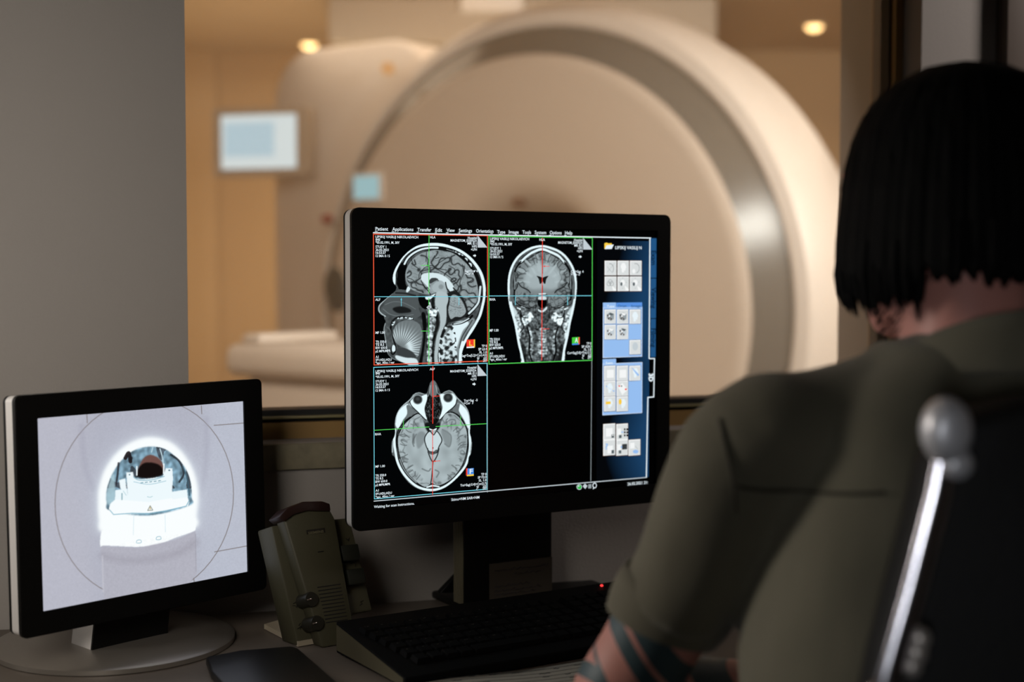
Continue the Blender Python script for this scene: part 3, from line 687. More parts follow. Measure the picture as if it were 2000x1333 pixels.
# display, red button, oval control panel, reflected light spot
def gl_pt(px, py, off): return GF.px(px, py, off)
x, z = gl_pt(715, 366, -.10); dsp = obj('small_display', MB().box(x-.076, x+.076, -.098, -.080, z-.056, z+.056, .006), M_cover, sc_t, GF)
obj('display_glass', MB().box(x-.064, x+.064, -.101, -.0975, z-.044, z+.044, .002), glow('pale_blue_display', (150, 192, 202), 1.25), dsp, GF)
x, z = gl_pt(637, 428, -.06); obj('stop_button', MB().lathe([(.0001, -.075), (.016, -.073), (.02, -.06), (.02, -.04)], 24, 'Y', (x, 0, z)), mat('red_button', (150, 60, 45), .4), sc_t, GF)
x, z = gl_pt(653, 566, -.09); M_ = Matrix.Translation((x, -.075, z)) @ Matrix.Rotation(R(-14), 4, 'Y')
obj('control_panel', MB().ball((0, 0, 0), (.062, .03, .092), 28, M=M_), mat('dark_olive_panel', (38, 36, 22), .45), sc_t, GF)
x, z = gl_pt(768, 136, .0); obj('reflection_spot', MB().ball((x, -.03, z), .026, 16), glow('reflection_glow', (235, 175, 115), 1.0), sc_t, GF)  # glowing ball stands in for a reflected light, not a lamp of the scanner
x, z = gl_pt(1005, 395, -.05); obj('brown_bore_spot', MB().ball((x, -.02, z), (.03, .03, .02), 16), mat('brown_spot', (120, 80, 50), .3), sc_t, GF)  # brown ball at the brown spot inside the bore flare
# patient table
L_ = 1.17
tb = thing('patient_table', (GO.x-.588*.7, GO.y-.809*.7, 0), GY, 'cream patient table in front of the scanner, low at the left of the window', 'patient table')
obj('table_base', MB().box(-.30, .34, -L_+.02, -.12, 0, .90, .05, seg=4), M_cover, tb, GF)
obj('table_top', MB().box(-.31, .34, -L_-.02, -.10, .902, 1.00, .035, seg=4), M_cover, tb, GF)
obj('table_rail', MB().box(-.27, -.19, -L_+.02, -.80, 1.001, 1.03, .012), M_cover, tb, GF)
hc = thing('head_coil', (0, 0, 0), 0, 'rounded cream head coil lying on the patient table', 'head coil')
hc.matrix_basis = GF.M @ Matrix.Translation((-.06, -.55, 1.0))
HF = Frame(GF.W(-.06, -.55, 1.0), GY)
obj('coil_body', MB().box(-.18, .22, -.17, .22, .003, .10, .04, seg=4), M_cover, hc, HF)
obj('coil_handle', MB().tube([(-.13, -.10, .09), (-.13, -.06, .125), (-.13, .06, .125), (-.13, .10, .09)], .014, 12, smooth=4), M_cover, hc, HF)
# wall screen left of the scanner
SF = Frame(at_depth(505, 277, 5.75), -14)
ws = thing('mounted_screen', SF.W(0, .05, 0), -14, 'glowing pale blue screen in a beige frame left of the scanner', 'screen')
x0, z1 = SF.px(416, 213); x1, z0 = SF.px(604, 342)
a0, b1 = SF.px(430, 226); a1, b0 = SF.px(579, 328)
mb = MB(); o_, i_ = rrect(x0, x1, z0, z1, .012), rrect(a0, a1, b0, b1, .004); ring_slab(mb, o_, i_, 0, .06)
obj('screen_frame', mb, mat('beige_screen_frame', (178, 158, 134), .5), ws, SF)
obj('screen_back', MB().box(x0+.01, x1-.01, .03, .062, z0+.01, z1-.01, .004), M_cover, ws, SF)
mb = MB(); mb.flat([(a0, b0), (a1, b0), (a1, b1), (a0, b1)], .010, 0)
c0, d1_ = SF.px(436, 240); c1, d0_ = SF.px(534, 305); mb.flat([(c0, d0_), (c1, d0_), (c1, d1_), (c0, d1_)], .008, 1)
obj('lit_panel', mb, [glow('lit_white_blue', (214, 226, 230), 1.3), glow('lit_pale_blue', (178, 204, 218), 1.3)], ws, SF)
p = SF.W((x0+x1)/2, .06, z0+.1); q = GF.W(-1.38, .5, p.z)
obj('mounting_arm', MB().tube([p, p.lerp(q, .4)+Vector((0, .05, 0)), q], .022, 12), M_cover, ws)
# ---------------------------------------------------------------- monitors
M_bez = mat('black_bezel_plastic', (9, 9, 8), .45, var=.1, bump=.15, bscale=900, spec=.25)
M_sil = mat('silver_grey_plastic', (224, 220, 216), .42, .1, var=.03)
M_scr = mat('dark_screen_glass', (4, 4, 5), .25, spec=.3)
def monitor_body(F, t, outer, inner, r, th):
    (x0, x1, z0, z1), (a0, a1, b0, b1) = outer, inner
    mb = MB(); ring_slab(mb, rrect(x0+.001, x1-.001, z0+.001, z1-.001, r), rrect(a0, a1, b0, b1, .001), 0, .001)
    ring_slab(mb, rrect(x0, x1, z0, z1, r), rrect(a0, a1, b0, b1, .001), .001, .007)
    obj('bezel', mb, M_bez, t, F)
    mb = MB(); mb.prism(rrect(x0+.001, x1-.001, z0+.001, z1-.001, r), .0071, th-.007); obj('side_band', mb, M_sil, t, F)
    mb = MB(); mb.prism(rrect(x0+.001, x1-.001, z0+.001, z1-.001, r), th-.007, th, .002); mb.prism(rrect(x0+.05, x1-.05, z0+.05, z1-.05, .02), th, th+.035, .008)
    obj('back_shell', mb, M_bez, t, F)
    return obj('screen', MB().box(a0-.001, a1+.001, .003, .006, b0-.001, b1+.001), M_scr, t, F)
# --- large monitor
P = at_depth(690, 1040, 1.706); F1 = Frame(P, 29.7)
x0, z0 = F1.px(691, 1040); _, z1 = F1.px(691, 405); x1 = F1.px(1309.5, 700)[0]
a0 = F1.px(728.5, 700)[0]; a1 = F1.px(1284, 700)[0]; b1 = F1.px(735, 441)[1]; b0 = F1.px(735, 996)[1]
cx = (x0+x1)/2
base = F1.W(cx, .09, 0); mon = thing('monitor', (base.x, base.y, DESK), 29.7, 'large black desktop monitor showing three grey head scans on a dark screen', 'monitor')
scr = monitor_body(F1, mon, (x0, x1, z0, z1), (a0, a1, b0, b1), .010, .031)
# stand column with a ribbed side channel, note and foot
SO = .075; pz = lambda x, y, o=SO: F1.px(x, y, o)
DZ = DESK-P.z
cl, cr = pz(907, 1100)[0], pz(1078, 1100)[0]; ctop = z0+.10
obj('stand_column', MB().box(cl, cr, SO, SO+.028, DZ+.012, ctop, .002), M_bez, mon, F1)
sl_ = F1.px(888, 1100, SO+.03)[0]; mb = MB(); n = 5; mb.box(cl+.001, cl+.006, SO+.002, SO+.029, DZ+.012, ctop)
for i in range(n): y = SO+.003+i*.0054; mb.box(cl-.0018, cl+.002, y, y+.0036, DZ+.012, ctop, .0008)
obj('cable_channel', mb, mat('olive_grey_ribbed_plastic', (104, 98, 78), .6), mon, F1)
mb = MB(); mb.box(cl+.002, cr+.10, SO-.02, SO+.12, DZ+.001, DZ+.012, .004)
w0_, w1_, w2_ = pz(856, 1158, SO+.05), pz(888, 1119, SO+.05), pz(888, 1158, SO+.05); mb.prism([w0_, (w2_[0]+.004, w2_[1]), (w1_[0]+.004, w1_[1])], SO+.045, SO+.056, .001)
obj('stand_foot', mb, M_bez, mon, F1)
# --- screen contents of the large monitor
def c1(x, y): return 720+x/4.596, 430+y/4.596
def c2(x, y): return 940+x/4.597, 430+y/4.597
def c3(x, y): return 720+x/4.3, 700+y/4.3
def c4(x, y): return 1100+x/4.041, 680+y/4.041
LAY = .0022                                                # the picture layer sits just in front of the glass
def sub(x0, y0, x1, y1):
    a = F1.px(x0, y0, LAY); b = F1.px(x1, y1, LAY); return a[0], b[0], b[1], a[1]
picture('sagittal_head_scan', scr, F1, sub(731.5, 462, 953, 708), LAY, draw_sagittal, (720, 430), 4.596, 330, 372, 1.0, (.97, 1.05, 1.07))
picture('coronal_head_scan', scr, F1, sub(956.5, 464, 1157, 703.5), LAY, draw_coronal, (940, 430), 4.597, 300, 360, 1.0, (.97, 1.05, 1.07))
picture('axial_head_scan', scr, F1, sub(731.5, 717, 952, 966), LAY, draw_axial, (720, 700), 4.3, 330, 372, 1.0, (.97, 1.05, 1.07))
UC = {'white': (232, 244, 250), 'grey': (196, 206, 212), 'orange': (244, 92, 62), 'green': (84, 214, 88), 'cyan': (120, 214, 232), 'red': (238, 60, 44), 'button': (218, 222, 222),
      'button_light': (244, 246, 246), 'blue': (150, 190, 240), 'blue_dark': (92, 148, 226), 'tab_blue': (34, 84, 132), 'yellow': (250, 206, 70), 'black': (4, 5, 8), 'ink': (90, 100, 104),
      'lamp_green': (40, 190, 70), 'cube_blue': (70, 140, 225), 'cube_green': (70, 205, 60), 'brown': (72, 50, 34), 'tab_ink': (10, 34, 60), 'mid': (150, 160, 164), 'pale_blue': (205, 224, 250)}
names = list(UC); GL = {k: glow('screen_'+k, v, 1.0) for k, v in UC.items()}
gfx = MB()
def q4(pts, col, lay=1): gfx.flat([F1.px(x, y, 0) for x, y in pts], LAY-.00012*lay, names.index(col))
def rc(x0, y0, x1, y1, col, lay=1):
    a, b = F1.px(x0, y0), F1.px(x1, y1); gfx.flat([(a[0], b[1]), (b[0], b[1]), (b[0], a[1]), (a[0], a[1])], LAY-.00012*lay, names.index(col))
def ln(p, q, wpx, col, lay=2):
    a, b = Vector(F1.px(*p)), Vector(F1.px(*q)); h = abs(F1.px(*p)[1]-F1.px(p[0], p[1]+wpx)[1])/2; d = (b-a).normalized(); n = Vector((-d.y, d.x))*h
    gfx.flat([tuple(a+n), tuple(b+n), tuple(b-n), tuple(a-n)], LAY-.00012*lay, names.index(col))
def poly_px(pts, col, lay=3, conv=None): gfx.flat([F1.px(*(conv(*p) if conv else p)) for p in pts], LAY-.00012*lay, names.index(col))
def ell_px(x, y, rx, ry, col, lay=3, n=16): poly_px([(x+rx*math.cos(t*2*math.pi/n), y+ry*math.sin(t*2*math.pi/n)) for t in range(n)], col, lay)
# frame lines
ln((730, 454.8), (1273, 465.2), 2.2, 'white', 2)
for (xa, ya, xb, yb, col) in ((730, 456.6, 954.5, 714.5, 'orange'), (955.5, 461.0, 1158.5, 708.5, 'green'), (730.6, 717.5, 953.5, 976.5, 'cyan')):
    A_ = F1.px(xa, ya); B_ = F1.px(xb, yb if col != 'x' else yb); w_ = .00105 if col != 'cyan' else .0009
    z_t = A_[1]; z_b = F1.px(xa, yb)[1] if col != 'green' else F1.px(xb, 705)[1]
    zt_, zb_ = z_t, z_b
    for (u0, u1, v0, v1) in ((A_[0], B_[0], zt_-w_, zt_), (A_[0], B_[0], zb_, zb_+w_), (A_[0], A_[0]+w_, zb_, zt_), (B_[0]-w_, B_[0], zb_, zt_)):
        gfx.flat([(u0, v0), (u1, v0), (u1, v1), (u0, v1)], LAY-.00024, names.index(col))
ln((731, 980), (1264, 933.5), 1.8, 'grey', 2); ln((953.5, 709), (953.5, 963), 1.0, 'mid', 2); ln((1157.5, 705), (1155.5, 941), 1.2, 'mid', 2)
# cross hairs and arrows
ln((732, 580), (953, 579.6), 1.3, 'cyan', 3); ln((956, 578.5), (1157, 578), 1.3, 'cyan', 3)
ln(c1(548, 135), c1(547, 660), 1.5, 'green', 3); ln(c1(547, 700), c1(547, 1300), 1.5, 'green', 3)
ln(c2(556, 160), c2(549, 1262), 1.7, 'red', 3); ln(c3(545, 68), c3(544, 552), 1.7, 'red', 3); ln(c3(543, 600), c3(543, 1150), 1.4, 'red', 3)
ln(c3(48, 608), c3(515, 579), 1.3, 'green', 3); ln(c3(568, 576), c3(996, 552), 1.3, 'green', 3)
def arrow(cv, p, q, col, h=12):
    a, b = Vector(cv(*p)), Vector(cv(*q)); ln(a, b, 1.0, col, 3); d = (b-a).normalized(); n = Vector((-d.y, d.x)); L = h/4.5
    poly_px([tuple(b), tuple(b-d*L*1.6+n*L*.6), tuple(b-d*L*1.6-n*L*.6)], col, 3)
arrow(c1, (475, 408), (545, 408), 'green'); ln(c1(475, 998), c1(545, 998), 1.2, 'green', 3)
arrow(c1, (299, 775), (299, 700), 'cyan'); arrow(c1, (817, 765), (817, 695), 'cyan')
ln(c2(312, 765), c2(312, 690), 1.4, 'cyan', 3); ln(c2(782, 765), c2(782, 690), 1.4, 'cyan', 3)
arrow(c2, (618, 416), (560, 416), 'red'); arrow(c2, (618, 978), (560, 980), 'red')
arrow(c3, (608, 318), (550, 322), 'red'); arrow(c3, (608, 864), (550, 869), 'red'); arrow(c3, (298, 520), (298, 588), 'green'); arrow(c3, (778, 490), (778, 562), 'green')
poly_px([(545,765),(570,785),(548,808),(524,785)], 'grey', 4, c1); poly_px([(546,775),(560,785),(548,798),(534,785)], 'mid', 5, c1)
for cv, pts in ((c1, [(985,138),(985,247),(1072,247)]), (c2, [(922,160),(922,265),(1005,265)]), (c3, [(920,52),(920,152),(1000,148)])): poly_px(pts, 'grey', 3, cv)
for cv, x, y in ((c1, 958, 320), (c2, 895, 330), (c3, 891, 219)): poly_px([(x-13,y-6),(x,y-6),(x,y-14),(x+14,y),(x,y+14),(x,y+6),(x-13,y+6)], 'white', 3, cv)
for cv, x, y, s_, t_, r_, b_, ch in ((c1, 885, 1072, 70, 'red', 'yellow', 'white', 'L'), (c2, 822, 1052, 62, 'cube_green', 'orange', 'cube_blue', 'A'), (c3, 830, 926, 58, 'cube_blue', 'red', 'yellow', 'F')):
    lf = ch == 'F'; bx = x+(-7 if lf else s_-6)
    poly_px([(x,y+4),(x+s_,y),(x+s_,y+s_),(x,y+s_+6)], t_, 3, cv); poly_px([(bx,y+4),(bx+12,y),(bx+12,y+s_+2),(bx,y+s_+4)], r_, 4, cv); poly_px([(x,y+s_-2),(x+s_,y+s_-8),(x+s_,y+s_+6),(x,y+s_+10)], b_, 4, cv)
    X0, Y0 = cv(x+18, y+s_-14); X1, _ = cv(x+46, y); text(F1, ch, X0, X1, Y0, 9.5, LAY-.0008, 'yellow' if ch == 'L' else 'white', .02)
# right-hand tool column: blue shaded area, tabs, buttons
mt, N, L = nodes_of('screen_blue_shading'); N.remove(N['Principled BSDF']); e = N.new('ShaderNodeEmission'); tc = N.new('ShaderNodeTexCoord'); sp = N.new('ShaderNodeSeparateXYZ')
L.new(tc.outputs['Generated'], sp.inputs[0]); rp = N.new('ShaderNodeValToRGB'); rp.color_ramp.elements[0].color = (.0015, .002, .003, 1); rp.color_ramp.elements[1].color = (*srgb((26, 62, 98)), 1); rp.color_ramp.elements[0].position = .30; rp.color_ramp.elements[1].position = 1.0
wv = N.new('ShaderNodeMath'); wv.operation = 'MULTIPLY_ADD'; wv.inputs[1].default_value = 1.0; sn = N.new('ShaderNodeMath'); sn.operation = 'SINE'; ml = N.new('ShaderNodeMath'); ml.operation = 'MULTIPLY'; ml.inputs[1].default_value = 11.0
L.new(sp.outputs[2], ml.inputs[0]); L.new(ml.outputs[0], sn.inputs[0]); m3 = N.new('ShaderNodeMath'); m3.operation = 'MULTIPLY'; m3.inputs[1].default_value = .16; L.new(sn.outputs[0], m3.inputs[0])
L.new(sp.outputs[0], wv.inputs[0]); L.new(m3.outputs[0], wv.inputs[2]); L.new(wv.outputs[0], rp.inputs[0]); L.new(rp.outputs[0], e.inputs[0]); L.new(e.outputs[0], N['Material Output'].inputs[0])
a = F1.px(1168, 470); b = F1.px(1271, 470); c = F1.px(1262, 933); mb = MB(); mb.flat([(a[0], c[1]), (b[0], c[1]), (b[0], a[1]), (a[0], a[1])], LAY); obj('tool_column_background', mb, mt, scr, F1, smooth=False, fix=False)
ln((1271, 466), (1269.5, 701), 2.6, 'white'); ln((1269, 701), (1280, 701), 2.0, 'white'); ln((1280, 700), (1278.5, 776), 2.2, 'white'); ln((1266, 777), (1279, 776), 2.0, 'white'); ln((1267, 776), (1264, 934), 2.4, 'white')
for y0_, y1_ in ((465.5, 543), (544.5, 622), (623.5, 698)): rc(1272.5, y0_, 1283.5-(y0_-465)*.008, y1_, 'tab_blue')
text(F1, 'Exam', 1272.5, 1282, 490, 28, LAY-.0008, 'tab_ink', .02, True); text(F1, 'Viewing', 1272.5, 1282, 562, 41, LAY-.0008, 'tab_ink', .02, True); text(F1, 'Filming', 1272, 1281.5, 642, 37, LAY-.0008, 'tab_ink', .02, True)
text(F1, '3D', 1267.5, 1276, 730, 16, LAY-.0008, 'white', .05, True)
poly_px([(1112,210),(1130,202),(1150,210),(1178,208),(1180,222),(1120,258),(1112,258)], 'yellow', 3, c2); poly_px([(1130,228),(1196,220),(1178,260),(1115,262)], 'white', 4, c2)
def button(x0, y0, x1, y1, kind):                          # picture pixels
    rc(x0-.7, y0-.7, x1+.9, y1+1.2, 'brown', 2); rc(x0, y0, x1, y1, 'button_light', 3); rc(x0+1.6, y0+1.8, x1-.6, y1-.8, 'button', 4)
    w_, h_ = x1-x0, y1-y0; X = lambda u: x0+u*w_; Y = lambda v: y0+v*h_
    def head(col, u=.5, v=.45, s=1.0, lay=5): poly_px([(X(u+p*s), Y(v+q*s)) for p, q in ((-.22,-.1),(-.1,-.3),(.12,-.3),(.24,-.1),(.28,.04),(.2,.08),(.2,.22),(.08,.24),(.06,.36),(-.12,.36),(-.14,.12),(-.22,.02))], col, lay)
    if kind == 'orbit':
        for t in range(8): a_, b_ = R(-100+t*18), R(-100+(t+1)*18); ln((X(.45+.3*math.cos(a_)), Y(.55+.35*math.sin(a_))), (X(.45+.3*math.cos(b_)), Y(.55+.35*math.sin(b_))), .8, 'ink', 5)
        ln((X(.2), Y(.4)), (X(.65), Y(.85)), .6, 'mid', 5); ln((X(.2), Y(.8)), (X(.85), Y(.15)), .5, 'mid', 5)
    elif kind == 'head': head('button_light')
    elif kind == 'arc':
        for t in range(8): a_, b_ = R(-110+t*24), R(-110+(t+1)*24); ln((X(.5+.3*math.cos(a_)), Y(.52+.33*math.sin(a_))), (X(.5+.3*math.cos(b_)), Y(.52+.33*math.sin(b_))), .8, 'ink', 5)
        ell_px(X(.33), Y(.72), .13*w_, .16*h_, 'button_light', 5)
    elif kind == 'rings':
        for dx, dy in ((-.12, 0), (.12, 0), (0, -.14)):
            for t in range(10): a_, b_ = R(t*36), R(t*36+36); ln((X(.47+dx+.16*math.cos(a_)), Y(.5+dy+.15*math.sin(a_))), (X(.47+dx+.16*math.cos(b_)), Y(.5+dy+.15*math.sin(b_))), .6, 'ink', 5)
        poly_px([(X(.6), Y(.62)), (X(.98), Y(.9)), (X(.96), Y(.98)), (X(.7), Y(.98))], 'button_light', 5)
    elif kind in ('dial', 'dial2'):
        ell_px(X(.45), Y(.42), .2*w_, .2*h_, 'button_light', 5); ell_px(X(.33), Y(.52), .1*w_, .13*h_, 'ink', 6)
        for u, v in ((.15, .4), (.75, .4), (.45, .12), (.45, .8)): ell_px(X(u), Y(v), .7, .7, 'mid', 5)
        poly_px([(X(.62), Y(.62)), (X(.98), Y(.85)), (X(.96), Y(.98)), (X(.7), Y(.96))], 'button_light', 6)
    elif kind in ('cube', 'cube2', 'disc', 'disc2'):
        poly_px([(X(.2), Y(.35)), (X(.5), Y(.2)), (X(.85), Y(.32)), (X(.82), Y(.68)), (X(.55), Y(.82)), (X(.2), Y(.62))], 'mid' if kind[0] == 'c' else 'grey', 5)
        for u, v in ((.28, .42), (.45, .55), (.58, .68), (.35, .66)): ell_px(X(u), Y(v), 1.4, 1.9, 'brown', 6)
        ell_px(X(.42), Y(.47), 1.6, 2.0, 'button_light', 7)
        poly_px([(X(.38), Y(.22)), (X(.8), Y(.3)), (X(.66), Y(.44)), (X(.45), Y(.38))], 'button_light' if '2' in kind else 'ink', 6)
    elif kind == 'face': head('white', .48, .48, 1.05)
    elif kind == 'faint': ell_px(X(.5), Y(.45), .25*w_, .3*h_, 'grey', 5)
    elif kind == 'box': rc(X(.25), Y(.28), X(.85), Y(.82), 'button_light', 5)
    elif kind == 'headblue': head('white', .55); poly_px([(X(.18), Y(.1)), (X(.35), Y(.18)), (X(.9), Y(.62)), (X(.75), Y(.72))], 'blue', 6); 
    elif kind == 'headdot': head('white', .5); ell_px(X(.2), Y(.35), 1.2, 1.4, 'blue', 6); ell_px(X(.84), Y(.68), 1.8, 1.4, 'blue', 6); ln((X(.2), Y(.35)), (X(.8), Y(.68)), .5, 'blue', 6)
    elif kind == 'pencil': poly_px([(X(.1), Y(.4)), (X(.5), Y(.12)), (X(.95), Y(.6)), (X(.5), Y(.95))], 'button_light', 5); ell_px(X(.22), Y(.34), 1.6, 1.6, 'red', 6); ell_px(X(.8), Y(.56), 2.2, 1.6, 'red', 6); ell_px(X(.42), Y(.34), 1.4, 1.6, 'ink', 6)
    elif kind == 'yellowbar': head('white', .5); rc(X(.14), Y(.35), X(.58), Y(.52), 'yellow', 6)
    elif kind == 'yellowoval': head('white', .55); ell_px(X(.3), Y(.36), .14*w_, .2*h_, 'yellow', 6)
    elif kind == 'save': rc(X(.22), Y(.28), X(.78), Y(.8), 'button_light', 5); rc(X(.68), Y(.68), X(.9), Y(.9), 'ink', 6); rc(X(.74), Y(.7), X(.84), Y(.77), 'button_light', 7)
    elif kind == 'grid':
        rc(X(.1), Y(.3), X(.4), Y(.72), 'button_light', 5); rc(X(.22), Y(.72), X(.45), Y(.92), 'ink', 6); rc(X(.42), Y(.5), X(.62), Y(.56), 'blue', 6)
        for u in (.66, .86):
            for v in (.28, .48, .68): rc(X(u), Y(v), X(u+.13), Y(v+.13), 'black', 6)
    elif kind == 'query': rc(X(.35), Y(.4), X(.8), Y(.88), 'button_light', 5); rc(X(.68), Y(.68), X(.9), Y(.9), 'ink', 6); text(F1, '?', X(.1), X(.34), Y(.62), 12, LAY-.0009, 'blue', .02)
    elif kind == 'grid2': rc(X(.1), Y(.3), X(.4), Y(.72), 'button_light', 5); rc(X(.2), Y(.7), X(.42), Y(.9), 'ink', 6); rc(X(.5), Y(.28), X(.92), Y(.62), 'black', 6); ln((X(.64), Y(.28)), (X(.64), Y(.62)), .5, 'mid', 7); ln((X(.78), Y(.28)), (X(.78), Y(.62)), .5, 'mid', 7); rc(X(.36), Y(.42), X(.5), Y(.52), 'blue', 7)
    elif kind == 'page': rc(X(.14), Y(.2), X(.5), Y(.56), 'button_light', 5); ell_px(X(.6), Y(.78), .24*w_, .13*h_, 'blue', 5); ln((X(.55), Y(.4)), (X(.8), Y(.62)), .7, 'mid', 5)
def cellgrid(cv, xs, ys, kinds):
    for (r0, r1), row in zip(ys, kinds):
        for (k0, k1), kd in zip(xs, row):
            if kd: a_, b_ = cv(k0, r0), cv(k1, r1); button(a_[0], a_[1], b_[0], b_[1], kd)
cellgrid(c2, [(1115,1220), (1230,1332), (1341,1446)], [(366,496), (508,638)], [['orbit','head','arc'], ['rings','dial','dial2']])
a_, b_ = c2(1100, 785), c2(1452, 1228); rc(*a_, *b_, 'pale_blue', 1); rc(a_[0]+1.2, a_[1]+1, b_[0]-1, b_[1]-1, 'blue', 2)
a_, b_ = c2(1100, 743), c2(1218, 792); rc(*a_, *b_, 'blue', 1); a_, b_ = c2(1220, 743), c2(1452, 785); rc(*a_, *b_, 'blue_dark', 1)
cellgrid(c2, [(1113,1214), (1226,1326), (1338,1438)], [(805,930), (944,1070), (1080,1205)], [['cube','cube2','face'], ['disc2','disc',None], [None,None,'faint']])
a_, b_ = c4(318, 125), c4(630, 515); rc(*a_, *b_, 'pale_blue', 1); rc(a_[0]+1, a_[1]+1, b_[0]-1, b_[1]-1, 'blue', 2); a_, b_ = c4(318, 90), c4(424, 132); rc(*a_, *b_, 'blue', 1)
cellgrid(c4, [(328,418), (428,517), (527,615)], [(143,256), (263,378), (386,498)], [['box','box','headblue'], ['headdot','pencil',None], ['yellowbar','yellowoval',None]])
cellgrid(c4, [(322,416), (425,516), (522,614)], [(603,722), (728,846)], [['save','grid',None], ['query','grid2','page']])
x_, y_ = c4(133, 1100); ell_px(x_, y_, 5.2, 5.6, 'grey', 3); ell_px(x_, y_, 4, 4.4, 'lamp_green', 4); ell_px(x_-1.4, y_-1.8, 1.6, 1.8, 'grey', 5)
poly_px([(160,1094),(178,1072),(197,1092),(180,1116)], 'grey', 3, c4); poly_px([(204,1080),(228,1076),(228,1110),(204,1112)], 'mid', 3, c4)
x_, y_ = c4(254, 1088); ell_px(x_, y_, 4.2, 5.6, 'white', 3); ell_px(x_, y_, 2.8, 4.0, 'black', 4); ln(c4(250, 1105), c4(240, 1116), 1.6, 'white', 5)
# lettering
T = lambda cv, s, x0, x1, y, cap, col='white', bold=.035: text(F1, s, cv(x0, y)[0], cv(x1, y)[0], cv(x0, y)[1], cap/4.5, LAY-.0009, col, min(bold, .016))
for s, x0_, x1_, y_, un in (('Patient', 62, 175, 95, (62, 86)), ('Applications', 213, 402, 98, (213, 238)), ('Transfer', 438, 563, 102, (438, 458)), ('Edit', 600, 660, 106, (600, 618)), ('View', 700, 773, 107, (700, 722)), ('Settings', 810, 928, 110, (810, 830)), ('Orientation', 965, 1120, 114, (1100, 1120))):
    T(c1, s, x0_, x1_, y_, 32, bold=.01); p_, q_ = c1(un[0], y_+7), c1(un[1], y_+7); ln(p_, q_, 1.0, 'white', 3)
for s, x0_, x1_, y_, un in (('Type', 143, 215, 122, (165, 182)), ('Image', 248, 336, 123, (248, 254)), ('Tools', 370, 447, 125, (425, 432)), ('System', 480, 583, 127, (500, 516)), ('Options', 615, 722, 129, (615, 636)), ('Help', 752, 818, 131, (752, 772))):
    T(c2, s, x0_, x1_, y_, 32, bold=.01); p_, q_ = c2(un[0], y_+7), c2(un[1], y_+7); ln(p_, q_, 1.0, 'white', 3)
NM = 'LIPSKIJ VASILIJ NIKOLAEVICH'; CAP = 22
for cv, L_rows in ((c1, ((NM,62,445,163),('840',62,103,187),('*05.02.1991, M, 30Y',62,278,213),('STUDY 1',62,158,250),('26.02.2021',62,180,278),('16:53:37',62,155,304),('12 IMA 0 / 5',62,190,333),('HLA',552,600,165),
        ('Hospital',890,972,171),('MAGNETOM_ESSENZA',735,972,195),('MR E11',888,972,221),('HFS',928,972,248),('+LPH',918,972,275),('Sag>Tra  6',862,980,468),('>Cor -4',862,942,492),('ALF',60,105,726),('MF 1.00',62,147,1022),
        ('TR 550.0',62,158,1104),('TE 8.5',62,140,1130),('BW 650.0',62,165,1158),('p2 MPR/MPR',62,198,1187),('A1',62,90,1240),('SP1;HDL;HDU',62,207,1266),('*spc_40ns / ver',62,232,1292),
        ('TP 0',1015,1062,1142),('SP L0.4',985,1062,1170),('SL 1.0',993,1062,1197),('Sag>Tra(5.2)>Cor(-4.0)',835,1062,1226),('W      635',972,1062,1252),('C      297',972,1062,1275))),
    (c2, ((NM,80,430,180),('840',80,118,202),('*05.02.1991, M, 30Y',80,278,228),('STUDY 1',80,173,265),('26.02.2021',80,187,290),('16:53:37',80,165,317),('12 IMA 0 / 5',80,197,343),('HLA',522,572,187),
        ('Hospital',833,910,190),('MAGNETOM_ESSENZA',690,910,214),('MR E11',835,910,240),('HFS',870,910,264),('+LPH',858,910,290),('Cor>Sag  4',805,918,474),('>Tra -3',805,885,498),('RHA',75,127,724),('MF 1.00',75,155,1002),
        ('TR 550.0',75,165,1082),('TE 8.5',75,148,1107),('BW 650.0',75,172,1132),('p2 MPR/MPR',75,198,1160),('A1',75,103,1209),('SP1;HDL;HDU',75,210,1235),('*spc_40ns / ver',75,230,1262),
        ('TP 0',945,988,1120),('SP A24.1',902,988,1147),('SL 1.0',922,988,1173),('Cor>Sag(3.8)>Tra(-3.1)',772,988,1202),('W      635',905,988,1227),('C      297',905,988,1248))),
    (c3, ((NM,58,415,113),('840',58,95,138),('*05.02.1991, M, 30Y',58,260,163),('STUDY 1',58,147,203),('26.02.2021',58,167,228),('16:53:37',58,145,252),('12 IMA 0 / 5',58,178,279),('ALF',513,556,101),
        ('Hospital',830,905,88),('MAGNETOM_ESSENZA',685,905,116),('MR E11',833,905,138),('HFS',868,905,161),('+LPH',855,905,187),('Tra>Sag  -5',800,915,364),('>Cor  3',800,878,387),('RHA',55,105,648),('MF 1.00',57,137,918),
        ('TR 550.0',57,147,994),('TE 8.5',57,123,1020),('BW 650.0',57,157,1045),('p2 MPR/MPR',57,182,1072),('A1',57,85,1122),('SP1;HDL;HDU',57,195,1146),('*spc_40ns / ver',57,217,1171),
        ('TP 0',945,990,985),('SP F2.0',917,990,1010),('SL 1.0',925,990,1035),('Tra>Sag(-5.4)>Cor(2.7)',770,990,1070),('W      635',905,990,1088),('C      297',905,990,1108)))):
    for s, x0_, x1_, y_ in L_rows: T(cv, s, x0_, x1_, y_, CAP if cv is not c3 else 21)
T(c3, 'Waiting for scan instructions.', 45, 385, 1246, 24, bold=.01); T(c3, 'Stimu=NM SAR=NM', 695, 930, 1190, 24, bold=.01)
T(c2, 'LIPSKIJ VASILIJ N', 1203, 1440, 262, 28); T(c2, 'Type', 1128, 1195, 785, 22, 'white', .01); T(c2, 'Orien', 1226, 1303, 783, 22, 'tab_blue', .01); T(c2, 'Image', 1348, 1436, 783, 22, 'tab_blue', .01)
T(c4, 'Sett', 335, 392, 128, 22, 'white', .01); T(c4, '26.02.2021 21:', 508, 668, 1079, 26, bold=.02)
